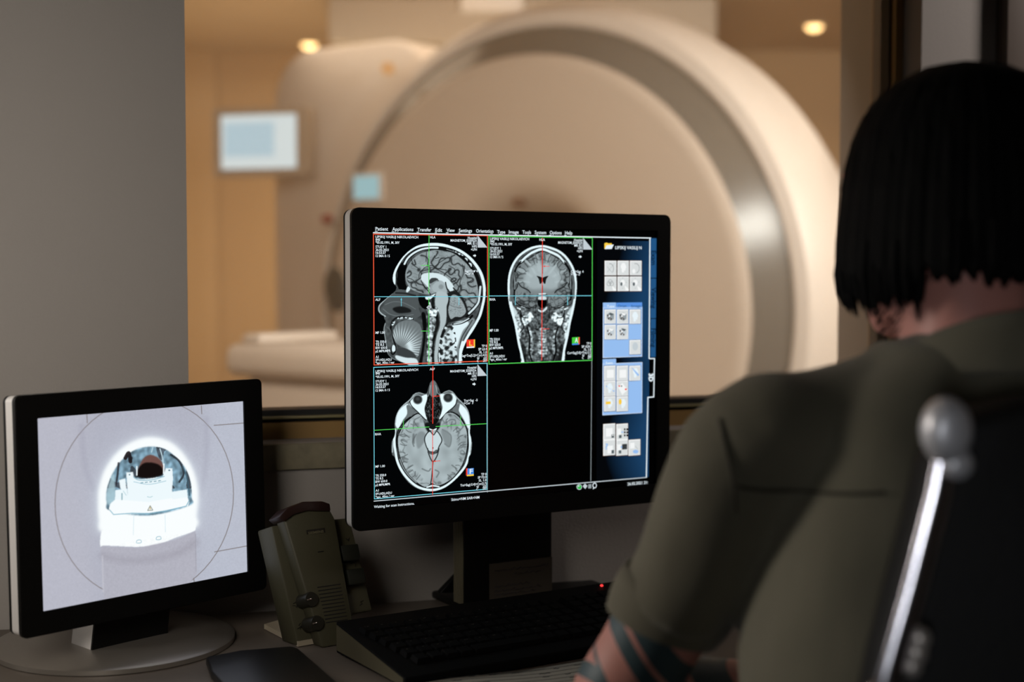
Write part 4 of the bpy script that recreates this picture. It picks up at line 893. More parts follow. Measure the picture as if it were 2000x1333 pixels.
obj('screen_graphics', gfx, [GL[k] for k in names], scr, F1, smooth=False, fix=False)
build_text('screen_lettering', scr, GL)
# note taped to the foot of the column
tg = thing('paper_note', F1.W(pz(1015, 1130)[0], SO-.002, pz(1015, 1130)[1]), 29.7, 'small handwritten paper note taped to the column of the large monitor', 'note')
u0, v1 = pz(955, 1108); u1, v0 = pz(1077, 1152); v0 -= .004
obj('note_sheet', MB().box(u0, u1, SO-.0016, SO-.0006, v0, v1+.004), mat('shaded_note_paper', (58, 50, 40), .9), tg, F1)  # pale paper, the shade on it is put into this dark colour
mb = MB()
rn = random.Random(4)
for i, (yy, n_) in enumerate(((.86, 9), (.70, 5), (.38, 6), (.25, 8), (.14, 7))):
    for k in range(n_):
        xx = u0+(u1-u0)*(.08+.85*k/9+(.3 if i == 1 else 0)); 
        if xx > u1-.012: continue
        zz = v0+(v1-v0)*yy; mb.tube([(xx, SO-.002, zz), (xx+.003, SO-.002, zz+.003*rn.random()), (xx+.006, SO-.002, zz-.001), (xx+.009, SO-.002, zz+.002*rn.random())], .0004, 5)
obj('handwriting', mb, mat('pen_ink', (30, 24, 30), .6), tg, F1)
# --- small monitor on the left
P = at_depth(84, 1196, 1.553); F2 = Frame(P, 48, 1.5)
a0, b0 = F2.px(84.5, 1195.5); a1, b1 = F2.px(477, 788)[0]+.001, F2.px(73, 818)[1]
x0 = F2.px(36, 1000)[0]; x1 = F2.px(518, 1000)[0]; z0 = F2.px(42, 1251)[1]; z1 = F2.px(30, 774)[1]
a0, a1 = F2.px(79, 1000)[0], F2.px(481, 960)[0]
BC = on_height(226, 1258, DESK)
mon2 = thing('monitor', (BC.x, BC.y, DESK), 48, 'small black monitor on a round silver foot showing a bright view of the bore', 'monitor')
scr2 = monitor_body(F2, mon2, (x0, x1, z0, z1), (a0, a1, b0, b1), .007, .030)
picture('bore_camera_view', scr2, F2, (a0, a1, b0, b1), LAY, draw_bore, (60, 770), 3.0295, 520, 480)
SN = .032; n2 = lambda x, y: F2.px(x, y, SN)
q_ = n2(187, 1200), n2(333, 1170), n2(327, 1245), n2(179, 1277)
obj('stand_neck', MB().prism([q_[0], (q_[0][0], q_[0][1]+.05), (q_[1][0], q_[1][1]+.05), q_[1], q_[2], q_[3]], SN, SN+.003), M_bez, mon2, F2)
obj('neck_shell', MB().prism([q_[0], (q_[0][0], q_[0][1]+.05), (q_[1][0], q_[1][1]+.05), q_[1], q_[2], q_[3]], SN+.0031, SN+.045), M_sil, mon2, F2)
BF = Frame((BC.x, BC.y, DESK), 0)
obj('round_foot', MB().lathe([(.0001, .016), (.06, .0158), (.112, .0145), (.120, .0115), (.138, .009), (.143, .0065), (.143, .001), (.0001, .0005)], 96), mat('brushed_silver_foot', (150, 143, 134), .28, .6, var=.02), mon2, BF)
# ---------------------------------------------------------------- intercom box
P = on_height(650, 1264, DESK); F3 = Frame(P, 38, 17)
M_ic = mat('intercom_grey_plastic', (70, 67, 48), .55, var=.04, bump=.1, bscale=500); M_icl = mat('intercom_pale_edge', (176, 164, 142), .5)
it = thing('intercom', (P.x, P.y, DESK), 38, 'grey upright desk intercom with two knobs, between the two monitors', 'intercom')
def trace(pts, y0, y1, name, m, bev=.002, parent=it):
    o = obj(name, MB().prism([F3.px(x, y, y0) for x, y in pts], y0, y1, bev), m, parent, F3)
    for v in o.data.vertices: v.co.z = max(v.co.z, .001)
    return o
bd = trace([(530,1028),(660,1014),(684,1012),(728,1193),(690,1200),(668,1262),(581,1263)], .022, .062, 'body', M_ic, .003)
pn = trace([(553,1012),(562,1000),(600,990),(643,992),(655,1014),(697,1262),(629,1266)], 0, .0215, 'speaker_panel', M_ic, .003)
trace([(545,1010),(562,992),(592,980),(630,979),(645,984),(647,999),(600,998),(574,1006),(557,1019)], -.004, .026, 'top_cap', mat('dark_red_cap', (44, 24, 20), .4), .002)
mb = MB()
for i in range(11):
    t = i/10; x_ = 620+17*t; y_ = 1149+69*t; a, b = F3.px(x_, y_), F3.px(x_+45-3*t, y_-6.5)
    mb.prism([(a[0], a[1]), (b[0], b[1]), (b[0], b[1]+.0011), (a[0], a[1]+.0011)], -.0006, .001)
obj('speaker_slots', mb, M_black, pn, F3)
a, b = F3.px(599.5, 1045), F3.px(635, 1041); zt_ = F3.px(599.5, 1036)[1]
obj('name_plate', MB().box(a[0], b[0], -.0008, .001, a[1], zt_), mat('name_plate_dark', (34, 30, 22), .5), pn, F3)
text(F3, 'SIEMENS', 602, 633, 1042.5, 5, -.0012, 'plate', .03)
build_text('plate_lettering', pn, {'plate': mat('plate_letter_grey', (110, 104, 80), .5)})
a = F3.px(621, 1080); obj('microphone_slot', MB().box(a[0], a[0]+.008, -.0005, .001, a[1], a[1]+.0012), M_black, pn, F3)
for x_, y_ in ((588, 1176), (599, 1222)):
    cx_, cz_ = F3.px(x_, y_, .02); 
    k = obj('knob', MB().lathe([(.0001, -.004), (.0085, -.004), (.0092, -.002), (.0092, .02), (.0001, .022)], 28, 'Y', (cx_+.002, 0, cz_)), mat('knob_dark', (50, 48, 40), .35, .4), it, F3)
    obj('knob_pointer', MB().box(cx_-.005, cx_+.001, -.0055, -.0035, cz_-.001, cz_+.001, .0005, M=None), mat('knob_chrome', (190, 180, 170), .2, .9), k, F3)
for pts in ([(665,1066),(700,1062),(705,1088),(703,1095),(671,1097)], [(677,1113),(711,1109),(716,1136),(713,1140),(683,1144)]): trace(pts, .006, .024, 'talk_button', mat('dark_green_button', (30, 32, 24), .5), .002)
def stroke3(pts, y=.0212, r=.0004): obj('symbol', MB().tube([(F3.px(px_, py_, .022)[0], y, F3.px(px_, py_, .022)[1]) for px_, py_ in pts], r, 5), M_black, it, F3)
stroke3([(572,1180),(576,1178),(579,1174),(579,1188),(576,1184),(571,1184)]); stroke3([(580,1229),(584,1227),(588,1224)]); stroke3([(586,1218),(583,1222),(588,1226),(585,1230)])
stroke3([(675,1052),(678,1056),(682,1051),(680,1058)]); stroke3([(686,1102),(690,1098),(694,1103),(693,1108)]); stroke3([(702,1183),(707,1180),(704,1176),(709,1174)])
q_ = [on_height(x, y, DESK+.001) for x, y in ((516,1229),(560,1216),(664,1262),(582,1264))]; q_[2] = q_[3]+(q_[1]-q_[0])*1.0+Vector((.05, .02, 0)); n_ = len(q_)
obj('foot_plate', MB().add([tuple(v) for v in q_]+[tuple(v+Vector((0, 0, .006))) for v in q_], [(0,1,2,3),(4,5,6,7),(0,1,5,4),(1,2,6,5),(2,3,7,6),(3,0,4,7)]), M_icl, it)
e0, e1 = F3.px(560, 1165, .03), F3.px(582, 1262, .03)
obj('edge_strip', MB().prism([(e0[0]-.0015, e0[1]), (e0[0]+.0005, e0[1]), (e1[0]+.0005, e1[1]+.001), (e1[0]-.0015, e1[1]+.001)], .028, .058), M_icl, it, F3)
# ---------------------------------------------------------------- keyboard
KT = .040; KB = [on_height(656, 1214, DESK+KT), on_height(1181, 1138, DESK+KT)]
kd = (KB[1]-KB[0]); kyaw = math.degrees(math.atan2(kd.y, kd.x)); KF = Frame((KB[0].x, KB[0].y, DESK), kyaw)
f_ = KF.I @ on_height(792, 1322, DESK+.016); kdep = -f_.y; klen = .46
kb = thing('keyboard', KF.W(klen/2, -kdep/2, 0), kyaw, 'wide black keyboard lying in front of the large monitor', 'keyboard')
M_kb = mat('keyboard_black', (7, 7, 7), .75, spec=.12); M_kbs = mat('keyboard_side', (84, 78, 58), .5)
vs = [(0,0,.002),(klen,0,.002),(klen,-kdep,.002),(0,-kdep,.002),(0,0,KT),(klen,0,KT),(klen,-kdep,.014),(0,-kdep,.014)]
b_ = bmesh.new(); bv = [b_.verts.new(v) for v in vs]
for f in [(0,1,2,3),(4,5,6,7),(0,1,5,4),(1,2,6,5),(2,3,7,6),(3,0,4,7)]: b_.faces.new([bv[i] for i in f])
bmesh.ops.recalc_face_normals(b_, faces=b_.faces); bmesh.ops.bevel(b_, geom=b_.edges[:], offset=.002, segments=2, profile=.5, affect='EDGES')
obj('case', MB().bm(b_), [M_kb], kb, KF)
obj('side_strip', MB().add([(-.0012, -.004, .006), (-.0012, -kdep+.004, .004), (-.0012, -kdep+.004, .0125), (-.0012, -.004, KT-.004), (.001, -.004, .006), (.001, -kdep+.004, .004), (.001, -kdep+.004, .0125), (.001, -.004, KT-.004)], [(0,1,2,3),(4,5,6,7),(0,1,5,4),(1,2,6,5),(2,3,7,6),(3,0,4,7)]), M_kbs, kb, KF)
slope = math.atan2(KT-.014, kdep); kp = .0192
rows = [14, 14, 14, 13, 12]
cap_me = None; y_top = -.045; kk = 0
leg = 'QWERTYUIOPASDFGHJKLZXCVBNM1234567890'
def key(x, y, wx):
    global cap_me
    zc = KT-(-y)*math.tan(slope)
    M = Matrix.Translation((x, y, zc)) @ Matrix.Rotation(slope, 4, 'X')
    mb = MB().loft([[(-wx/2,-.0085,.0005),(wx/2,-.0085,.0005),(wx/2,.0085,.0005),(-wx/2,.0085,.0005)], [(-wx/2+.002,-.0065,.006),(wx/2-.002,-.0065,.006),(wx/2-.002,.007,.006),(-wx/2+.002,.007,.006)]])
    return obj('key', MB().add([M @ Vector(v) for v in mb.v], mb.f), M_kb, kb, KF, smooth=False)
first = None
for r in range(6):
    for k in range(18):
        x = .020+k*kp+(.0035*r if k < 14 else .014); y = y_top-r*kp*.98
        if -y > kdep-.012 or x > klen-.012: continue
        if r == 5 and 3 < k < 9: continue
        if first is None: first = key(x, y, .0175); fx_, fy_ = x, y; continue
        o = first.copy(); C.objects.link(o); o.parent = kb
        d = KF.M.to_3x3() @ Vector((x-fx_, y-fy_, (y-fy_)*math.tan(slope))); o.location = world_of(kb).to_3x3().inverted() @ d
zc = KT-(-(y_top-5*kp*.98))*math.tan(slope)
key(.020+6*kp+.0175, y_top-5*kp*.98, kp*5-.002)
mb = MB(); rn = random.Random(2)
for r in range(5):
    for k in range(12):
        x = .0165+k*kp+.0035*r; y = y_top-r*kp*.98+.002; z = KT-(-y)*math.tan(slope)+.0064; s_ = .0022
        for _ in range(2): x_ = x+rn.random()*.003; mb.box(x_, x_+.0005+.002*rn.random(), y-.0004, y+.0004, z, z+.0001)
obj('key_legends', mb, mat('legend_grey', (96, 92, 80), .6), kb, KF)
p_ = KF.I @ on_height(1170, 1142, DESK+KT); obj('status_light', MB().ball((p_.x, p_.y-.006, KT-.0005), (.0021, .0021, .0016), 14), glow('red_status_glow', (255, 60, 60), 1.6), kb, KF)
# ---------------------------------------------------------------- papers and dark tablet on the desk
A = on_height(800, 1334, DESK+.003); B = on_height(1128, 1294, DESK+.003); pd = (B-A); pyaw = math.degrees(math.atan2(pd.y, pd.x)); PF = Frame((A.x, A.y, DESK), pyaw)
pw = pd.length+.05; ph = .22
pp = thing('form_sheet', PF.W(pw/2, -ph/2, 0), pyaw, 'handwritten paper form lying in front of the keyboard beside the forearm', 'paper')
nx, ny = 24, 12; vs = []; 
for j in range(ny+1):
    for i in range(nx+1):
        u, v = i/nx, j/ny; vs.append((u*pw, -v*ph+.004*math.sin(u*5), .0035+.0022*math.sin(u*7+1)*math.cos(v*3)))
fs = [(j*(nx+1)+i, j*(nx+1)+i+1, (j+1)*(nx+1)+i+1, (j+1)*(nx+1)+i) for j in range(ny) for i in range(nx)]
o = obj('paper_sheet', MB().add(vs, fs), mat('form_paper', (176, 172, 160), .9), pp, PF); modifier(o, 'SOLIDIFY', thickness=.0006, offset=-1)
mb = MB()
def zz(u, v): return .0035+.0022*math.sin(u/pw*7+1)*math.cos(v/ph*3)+.0005
for r in range(16):
    v = .010+r*.013; P_ = [(pw*(.03+.94*i/20), -v+.004*math.sin(i/20*5), zz(pw*i/20, v)) for i in range(21)]
    mb.tube(P_, .00022, 4)
    for k in range(9):
        if rn.random() < .55:
            xs_ = pw*(.05+k*.1+.02*rn.random()); mb.tube([(xs_+i*.0022, -v-.004+.0028*(rn.random()-.3)+.004*math.sin((xs_)/pw*5), zz(xs_, v)+.0003) for i in range(int(4+5*rn.random()))], .0003, 4)
obj('form_writing', mb, mat('form_ink', (52, 56, 60), .7), pp, PF)
poly = [(402,1283),(470,1270),(570,1262),(583,1266),(660,1333),(720,1400),(560,1420),(470,1370),(412,1310)]
z_ = DESK+.012; w_ = [on_height(x, y, z_) for x, y in poly]; cen_ = sum(w_, Vector())/len(w_)
tp = thing('tablet', (cen_.x, cen_.y, DESK), 0, 'flat black tablet lying at the bottom edge beside the round silver foot', 'tablet')
b_ = bmesh.new(); f = b_.faces.new([b_.verts.new((v.x, v.y, DESK+.012)) for v in w_]); r = bmesh.ops.extrude_face_region(b_, geom=[f])
bmesh.ops.translate(b_, vec=(0, 0, -.011), verts=[g for g in r['geom'] if isinstance(g, bmesh.types.BMVert)]); bmesh.ops.recalc_face_normals(b_, faces=b_.faces)
bmesh.ops.bevel(b_, geom=b_.edges[:], offset=.003, segments=3, profile=.5, affect='EDGES'); bmesh.ops.triangulate(b_, faces=[f for f in b_.faces if len(f.verts) > 4])
obj('tablet_body', MB().bm(b_), mat('tablet_black', (16, 15, 14), .4), tp)
# ---------------------------------------------------------------- person seen from behind
ps = thing('person', (.42, 1.2, 0), 0, 'person with chin-length black hair in an olive shirt seen from behind, tattooed left arm', 'person')
FACE = Vector((-.52, .85, -.06)).normalized(); FR = Vector((FACE.y, -FACE.x, 0)).normalized()
HC = Vector((.398, 1.275, 1.278))
def hp(r, f, u): return HC+FR*r+FACE*f+Vector((0, 0, u))
def ring(c, rx, ry, ax, ay, n=28, p=2.0):
    out = []
    for j in range(n):
        t = 2*math.pi*j/n; a, b = math.cos(t), math.sin(t)
        a = math.copysign(abs(a)**(2/p), a); b = math.copysign(abs(b)**(2/p), b)
        out.append(tuple(Vector(c)+Vector(ax)*(rx*a)+Vector(ay)*(ry*b)))
    return out
def loftmb(secs, ax, ay, n=28, p=2.2, mb=None): return (mb or MB()).loft([ring(c, rx, ry, ax, ay, n, p) for c, rx, ry in secs])
UPZ = Vector((0, 0, 1))
TL = Vector((-.955, -.295, 0)).normalized(); TF = Vector((-.295, .955, 0)).normalized()    # torso: its left, its front
LS, LE, LW = Vector((.204, 1.195, 1.062)), Vector((.096, 1.270, .830)), Vector((.30, 1.40, .805))
RS, RE, RW_ = Vector((.588, 1.300, 1.068)), Vector((.665, 1.40, .84)), Vector((.50, 1.56, .80))
body = MB()
# head with jaw, nose, brow, ears
secs = []
for u, rx, ry, f in ((.118,.02,.02,-.01),(.112,.042,.05,-.01),(.098,.058,.074,-.006),(.075,.069,.090,-.003),(.045,.075,.097,0),(.01,.076,.098,0),(-.02,.073,.094,.002),(-.05,.068,.086,.008),(-.075,.061,.074,.018),(-.095,.052,.062,.028),(-.112,.036,.042,.042),(-.118,.018,.02,.048)):
    secs.append(ring(hp(0, f, u), rx, ry, FR, Vector((FACE.x, FACE.y, 0)).normalized(), 32, 2.2))
body.loft(secs[::-1])
body.loft([ring(hp(0, f, u), r, r*.8, FR, Vector((FACE.x, FACE.y, 0)).normalized(), 12) for f, u, r in ((.088,.02,.008),(.10,.0,.010),(.110,-.018,.014),(.108,-.030,.016),(.095,-.036,.012))])   # nose
for s in (-1, 1):
    body.ball(tuple(hp(s*.031, .088, .036)), (.022, .014, .008), 12)                       # brow
    body.ball(tuple(hp(s*.079, -.008, .0)), (.010, .018, .032), 14)                        # ear
    body.ball(tuple(hp(s*.040, .074, -.012)), (.020, .020, .018), 12)                      # cheek
body.ball(tuple(hp(0, .094, -.056)), (.024, .014, .006), 12); body.ball(tuple(hp(0, .093, -.066)), (.021, .014, .007), 12)   # lips
# neck, torso, legs
loftmb([((.408,1.238,1.06),.070,.062),((.405,1.238,1.11),.060,.058),((.400,1.248,1.16),.056,.058),((.398,1.262,1.21),.055,.060),((.398,1.27,1.24),.050,.055)], TL, TF, mb=body)
torso = [((.445,1.13,.50),.14,.10),((.443,1.135,.56),.155,.115),((.435,1.15,.70),.140,.105),((.425,1.18,.84),.150,.108),((.413,1.21,.96),.165,.112),((.410,1.232,1.04),.160,.095),((.410,1.238,1.085),.125,.075),((.408,1.238,1.115),.075,.058)]
loftmb(torso, TL, TF, mb=body, n=36)
for S, E, Wr in ((LS, LE, LW), (RS, RE, RW_)):
    body.tube([S+(Vector((.41, 1.24, 1.05))-S)*.45, S, S.lerp(E, .4), S.lerp(E, .8), E, E.lerp(Wr, .3), E.lerp(Wr, .75), Wr], [.050,.050,.045,.043,.042,.040,.028,.023], 20, smooth=4)
HIP = Vector((.44, 1.14, .565))
for s in (-1, 1):
    h = HIP+TL*(-s*.085); k = h+TF*.42+Vector((0, 0, .0)); a = k+TF*(-.02)+Vector((0, 0, -.465))
    body.tube([h, h.lerp(k, .5), k, k.lerp(a, .4), a], [.085,.078,.060,.055,.040], 20, smooth=4)
# hands: palm, four fingers, thumb resting on the desk
def hand(Wr, d, side, mb):
    d = Vector(d).normalized(); sd = Vector((d.y, -d.x, 0)).normalized()*side; c = Wr+d*.05+Vector((0, 0, -.006))
    mb.loft([ring(Wr+d*(.0), .024, .018, sd, UPZ, 16), ring(Wr+d*.03, .034, .016, sd, UPZ, 16), ring(Wr+d*.065, .041, .014, sd, UPZ, 16), ring(Wr+d*.088, .038, .012, sd, UPZ, 16)])
    for i, L in enumerate((.072, .080, .075, .058)):
        o = sd*(.030-.020*i); b0 = Wr+d*.080+o; sp = (d+sd*(.10-.07*i)).normalized()
        z1, z2 = .006, -.010
        mb.tube([b0, b0+sp*L*.4+Vector((0, 0, z1)), b0+sp*L*.72+Vector((0, 0, -.004)), b0+sp*L+Vector((0, 0, z2-.004))], [.0095, .0090, .0082, .0070], 12, smooth=3)
    t0 = Wr+d*.025+sd*.028; mb.tube([t0, t0+d*.022+sd*.020, t0+d*.045+sd*.030+Vector((0, 0, -.004)), t0+d*.064+sd*.032+Vector((0, 0, -.010))], [.013, .0115, .010, .008], 12, smooth=3)
hand(LW, (.45, .9, -.12), 1, body); hand(RW_, (-.6, .8, -.12), -1, body)
# skin with tattoo on the left arm
ms, N, L = nodes_of('skin_with_arm_tattoo'); b = N['Principled BSDF']; b.inputs['Roughness'].default_value = .5; b.inputs['Subsurface Weight'].default_value = .05; b.inputs['Subsurface Radius'].default_value = (.01, .004, .002)
tc = N.new('ShaderNodeTexCoord'); ax = (LE-LS).normalized(); root = Vector((.42, 1.2, 0))
def dotn(v, o):
    n = N.new('ShaderNodeVectorMath'); n.operation = 'DOT_PRODUCT'; L.new(tc.outputs['Object'], n.inputs[0]); n.inputs[1].default_value = v
    a = N.new('ShaderNodeMath'); a.operation = 'SUBTRACT'; L.new(n.outputs['Value'], a.inputs[0]); a.inputs[1].default_value = o; return a.outputs[0]
def mth(op, a, b_=None, c_=None):
    n = N.new('ShaderNodeMath'); n.operation = op
    for i, v in enumerate((a, b_, c_)):
        if v is None: continue
        if hasattr(v, 'is_linked'): L.new(v, n.inputs[i])
        else: n.inputs[i].default_value = v
    return n.outputs[0]
LEl = LE-root
slant = (ax+Vector((-.62, .0, .10))).normalized()
t1 = dotn(slant, slant.dot(LEl)); hz = N.new('ShaderNodeTexNoise'); hz.inputs['Scale'].default_value = 9; L.new(tc.outputs['Object'], hz.inputs['Vector'])
t1 = mth('ADD', t1, mth('MULTIPLY', hz.outputs['Fac'], .012))
def band(t, a, w_): return mth('LESS_THAN', mth('ABSOLUTE', mth('SUBTRACT', t, a)), w_)
T1 = band(t1, -.068, .011)
for a_, w_ in ((-.045, .0075), (-.012, .002), (.028, .0025), (.062, .008)): T1 = mth('MAXIMUM', T1, band(t1, a_, w_))
cr_ = Vector((.55, .25, .80)).normalized(); t2 = dotn(cr_, cr_.dot(LEl)); fr2 = mth('FRACT', mth('MULTIPLY', t2, 24.0)); bars = mth('MULTIPLY', mth('LESS_THAN', fr2, .34), mth('GREATER_THAN', t1, -.012)); bars = mth('MULTIPLY', bars, mth('LESS_THAN', t1, .062))
T1 = mth('MAXIMUM', T1, bars)
near = mth('LESS_THAN', dotn(Vector((1, 0, 0)), .235-.42), .0)      # only the left arm lies this far left
low = mth('LESS_THAN', dotn(Vector((0, 0, 1)), .97), 0.0)
T1 = mth('MULTIPLY', mth('MULTIPLY', T1, near), low)
mx = N.new('ShaderNodeMix'); mx.data_type = 'RGBA'; mx.inputs[6].default_value = (*srgb((206, 142, 128)), 1); mx.inputs[7].default_value = (*srgb((66, 84, 88)), 1)
L.new(T1, mx.inputs[0]); L.new(mx.outputs[2], b.inputs['Base Color'])
o = obj('body', body, ms, ps); modifier(o, 'REMESH', mode='VOXEL', voxel_size=.0055, use_smooth_shade=True); modifier(o, 'SMOOTH', factor=.5, iterations=4)
# eyes
for s in (-1, 1): obj('eye', MB().ball(tuple(hp(s*.031, .083, .014)), .012, 16), mat('eye_dark', (40, 30, 26), .2), ps)
# stubble along the jaw
# shirt: torso, sleeves, yoke seams, collar, rolled cuffs
M_sh = mat('olive_cotton', (110, 104, 85), .85, var=.08, scale=30, bump=.5, bscale=700, sheen=.15)
sh = MB()
g = .014
loftmb([((.440,1.135,.50),.172,.128),((.440,1.14,.60),.168,.125),((.435,1.155,.70),.163,.122),((.405,1.175,.80),.212,.126),((.400,1.195,.90),.216,.128),((.402,1.212,.98),.204,.124),((.410,1.225,1.045),.190,.112),((.410,1.232,1.095),.172,.092),((.409,1.236,1.130),.135,.076),((.408,1.240,1.158),.088,.066)], TL, TF, mb=sh, n=40, p=2.4)
for S, E, sgn in ((LS, LE, 1), (RS, RE, -1)):
    inn = S+(Vector((.41, 1.236, 1.07))-S)*.62; d = (E-S)
    sh.tube([inn, S+(inn-S)*.45+Vector((0, 0, .008)), S+Vector((0, 0, .004)), S+d*.20, S+d*.40, S+d*.58], [.052, .060, .060, .060, .056, .052], 24, smooth=5)
for s_ in (LS, RS): sh.tube([Vector((.41, 1.238, 1.120)), Vector((.41, 1.238, 1.120)).lerp(s_, .5)+Vector((0, 0, .002)), s_+Vector((0, 0, .012))], [.060, .056, .052], 20, smooth=3)
shirt = obj('shirt', sh, M_sh, ps); modifier(shirt, 'REMESH', mode='VOXEL', voxel_size=.006, use_smooth_shade=True); modifier(shirt, 'SMOOTH', factor=.5, iterations=6)
tx = bpy.data.textures.new('cloth_folds', 'CLOUDS'); tx.noise_scale = .11; tx.noise_depth = 1
modifier(shirt, 'DISPLACE', texture=tx, texture_coords='LOCAL', strength=.016, mid_level=.5)
for S, E in ((LS, LE), (RS, RE)):
    d = E-S; ti = .0; path = [S+d*.50, S+d*.56, S+d*.61, S+d*.665, S+d*.65]; rad = [.0535, .0555, .0545, .0515, .046]
    mb = MB(); n = 28; rings = []; dn = d.normalized(); r1 = dn.cross(Vector((0, 1, 0))).normalized(); r2 = dn.cross(r1)
    for p_, r_ in zip(path, rad): rings.append([tuple(p_+r1*(r_*math.cos(2*math.pi*j/n))+r2*(r_*.95*math.sin(2*math.pi*j/n))+dn*(.010*math.cos(2*math.pi*j/n+2.2))) for j in range(n)])
    mb.loft(rings, cap=False); cf = obj('rolled_cuff', mb, M_sh, ps); modifier(cf, 'SOLIDIFY', thickness=.003, offset=-1)
M_seam = mat('shirt_seam', (62, 58, 46), .9)
def seam(pts, w_=.0022):
    P_ = smooth_loop([(x, y) for x, y in pts], False, 8); up = MB(); vs = []
    for i, (x, y) in enumerate(P_):
        t = P_[min(i+1, len(P_)-1)]-P_[max(i-1, 0)]; t = t/np.hypot(*t); a = at_depth(x-t[1]*3.5, y+t[0]*3.5, 1.15); b_ = at_depth(x+t[1]*3.5, y-t[0]*3.5, 1.15); a.y = b_.y = .98; vs += [tuple(a), tuple(b_)]
    up.add(vs, [(2*i, 2*i+1, 2*i+3, 2*i+2) for i in range(len(P_)-1)])
    o = obj('shirt_seam', up, M_seam, ps); m = modifier(o, 'SHRINKWRAP', target=shirt, wrap_method='PROJECT', use_project_x=False, use_project_y=True, use_project_z=False, use_positive_direction=True, use_negative_direction=False, offset=.0012)
    modifier(o, 'SOLIDIFY', thickness=.001, offset=0)
seam([(1432, 948), (1500, 957), (1600, 955), (1700, 945)]); seam([(1409, 820), (1416, 870), (1428, 930), (1436, 1000)])
# collar standing round the neck, higher at the back
mb = MB(); n = 40; rings = []
for (r_, h) in ((.078, .0), (.076, .034), (.080, .054), (.092, .040), (.104, .004)):
    rg = []
    for j in range(n):
        t = 2*math.pi*j/n; o_ = TL*(r_*math.cos(t))+TF*(r_*.9*math.sin(t)); back = max(0, -math.sin(t))
        rg.append(tuple(Vector((.412, 1.240, 1.130))+o_+Vector((0, 0, h*(.45+.75*back)-.3*max(0, math.sin(t))*.06))))
    rings.append(rg)
mb.loft(rings, cap=False); cl_ = obj('collar', mb, M_sh, ps); modifier(cl_, 'SOLIDIFY', thickness=.003, offset=0); modifier(cl_, 'SUBSURF', levels=1, render_levels=1)
tr_ = MB()
for s in (-1, 1):
    h = HIP+TL*(-s*.085); k = h+TF*.43; a = k+TF*(-.02)+Vector((0, 0, -.43))
    tr_.tube([h, h.lerp(k, .5), k, k.lerp(a, .4), a], [.100,.092,.078,.072,.066], 20, smooth=4)
tr_.ball(tuple(HIP+Vector((0, 0, .02))), (.17, .13, .10), 24)
o = obj('trousers', tr_, mat('dark_trousers', (40, 42, 44), .85), ps); modifier(o, 'REMESH', mode='VOXEL', voxel_size=.009, use_smooth_shade=True); modifier(o, 'SMOOTH', factor=.5, iterations=3)
for s in (-1, 1):
    h = HIP+TL*(-s*.085); a = h+TF*.40+Vector((0, 0, -.515)); 
    sm = MB(); sm.loft([ring((a+TF*f_)*1.0+Vector((0, 0, z_)), rx, rz, TL, UPZ, 18, 2.6) for f_, z_, rx, rz in ((-.06, .0, .030, .03), (-.03, .005, .04, .045), (.03, .002, .044, .042), (.10, -.008, .050, .032), (.17, -.015, .044, .022), (.20, -.018, .02, .012))])
    obj('shoe', sm, mat('dark_shoe', (30, 28, 28), .5), ps)
# hair: bob shell with strands, open at the face
def hair_r(u):
    tab = ((.128,.001),(.122,.034),(.110,.058),(.090,.078),(.06,.092),(.02,.100),(-.03,.105),(-.055,.106),(-.072,.102),(-.090,.094))
    for (u0, r0), (u1, r1) in zip(tab[:-1], tab[1:]):
        if u <= u0 and u >= u1: return r0+(r1-r0)*(u0-u)/(u0-u1)
    return tab[-1][1] if u < 0 else .001
rn = random.Random(9); mb = MB(); n = 150; rings = []
FH = Vector((FACE.x, FACE.y, 0)).normalized()
for k in range(26):
    s = k/25; rg = []
    for j in range(n):
        t = -math.pi*1.28/2-math.pi/2+math.pi*1.28*0 + (math.pi*.34/2+ (2*math.pi-math.pi*.34)*j/(n-1))+math.pi/2+math.pi*.5*0
        # t=0 at the right side ... the gap of the shell faces forwards
        a = math.pi/2+math.pi*.17+(2*math.pi-math.pi*.34)*j/(n-1)
        bot = -.074-.012*math.cos(a-math.pi/2)*-1+.006*math.sin(j*1.7)+.004*math.sin(j*.61+2)
        if math.sin(a) < -.35: bot += .018
        u = .128-(.128-bot)*(1-math.cos(s*math.pi/2)) if s < .5 else .128-(.128-bot)*(1-math.cos(s*math.pi/2))
        r_ = hair_r(u)*(1+.010*math.sin(j*2.1)+.008*math.sin(j*.8+k*.15))
        rg.append(tuple(hp(0, -.006, u)+FR*(r_*.99*math.cos(a))+FH*(r_*1.08*math.sin(a))))
    rings.append(rg)
mb.loft(rings, cap=False, closed=False)
M_hair = mat('black_hair', (8, 7, 6), .8, var=.2, scale=60, spec=.12)
hair = obj('hair', mb, M_hair, ps); modifier(hair, 'SOLIDIFY', thickness=.012, offset=-1)
mb = MB()
for i in range(150):
    a = math.pi/2+math.pi*.17+(2*math.pi-math.pi*.34)*rn.random(); bk = math.sin(a) < -.35
    ub = -.062+(.016 if bk else 0); r0 = hair_r(ub)*(.92+.09*rn.random()); L_ = (.024 if bk else .032)*(.5+rn.random()*.7)
    d = FR*math.cos(a)+FH*1.08*math.sin(a); p0 = hp(0, -.006, ub+.03)+d*(r0*.98); p1 = hp(0, -.006, ub)+d*r0; p2 = hp(0, -.006, ub-L_*.6)+d*(r0*.985); p3 = hp(0, -.006, ub-L_)+d*(r0*.95)
    mb.tube([p0, p1, p2, p3], [.003, .0045, .003, .0006], 6)
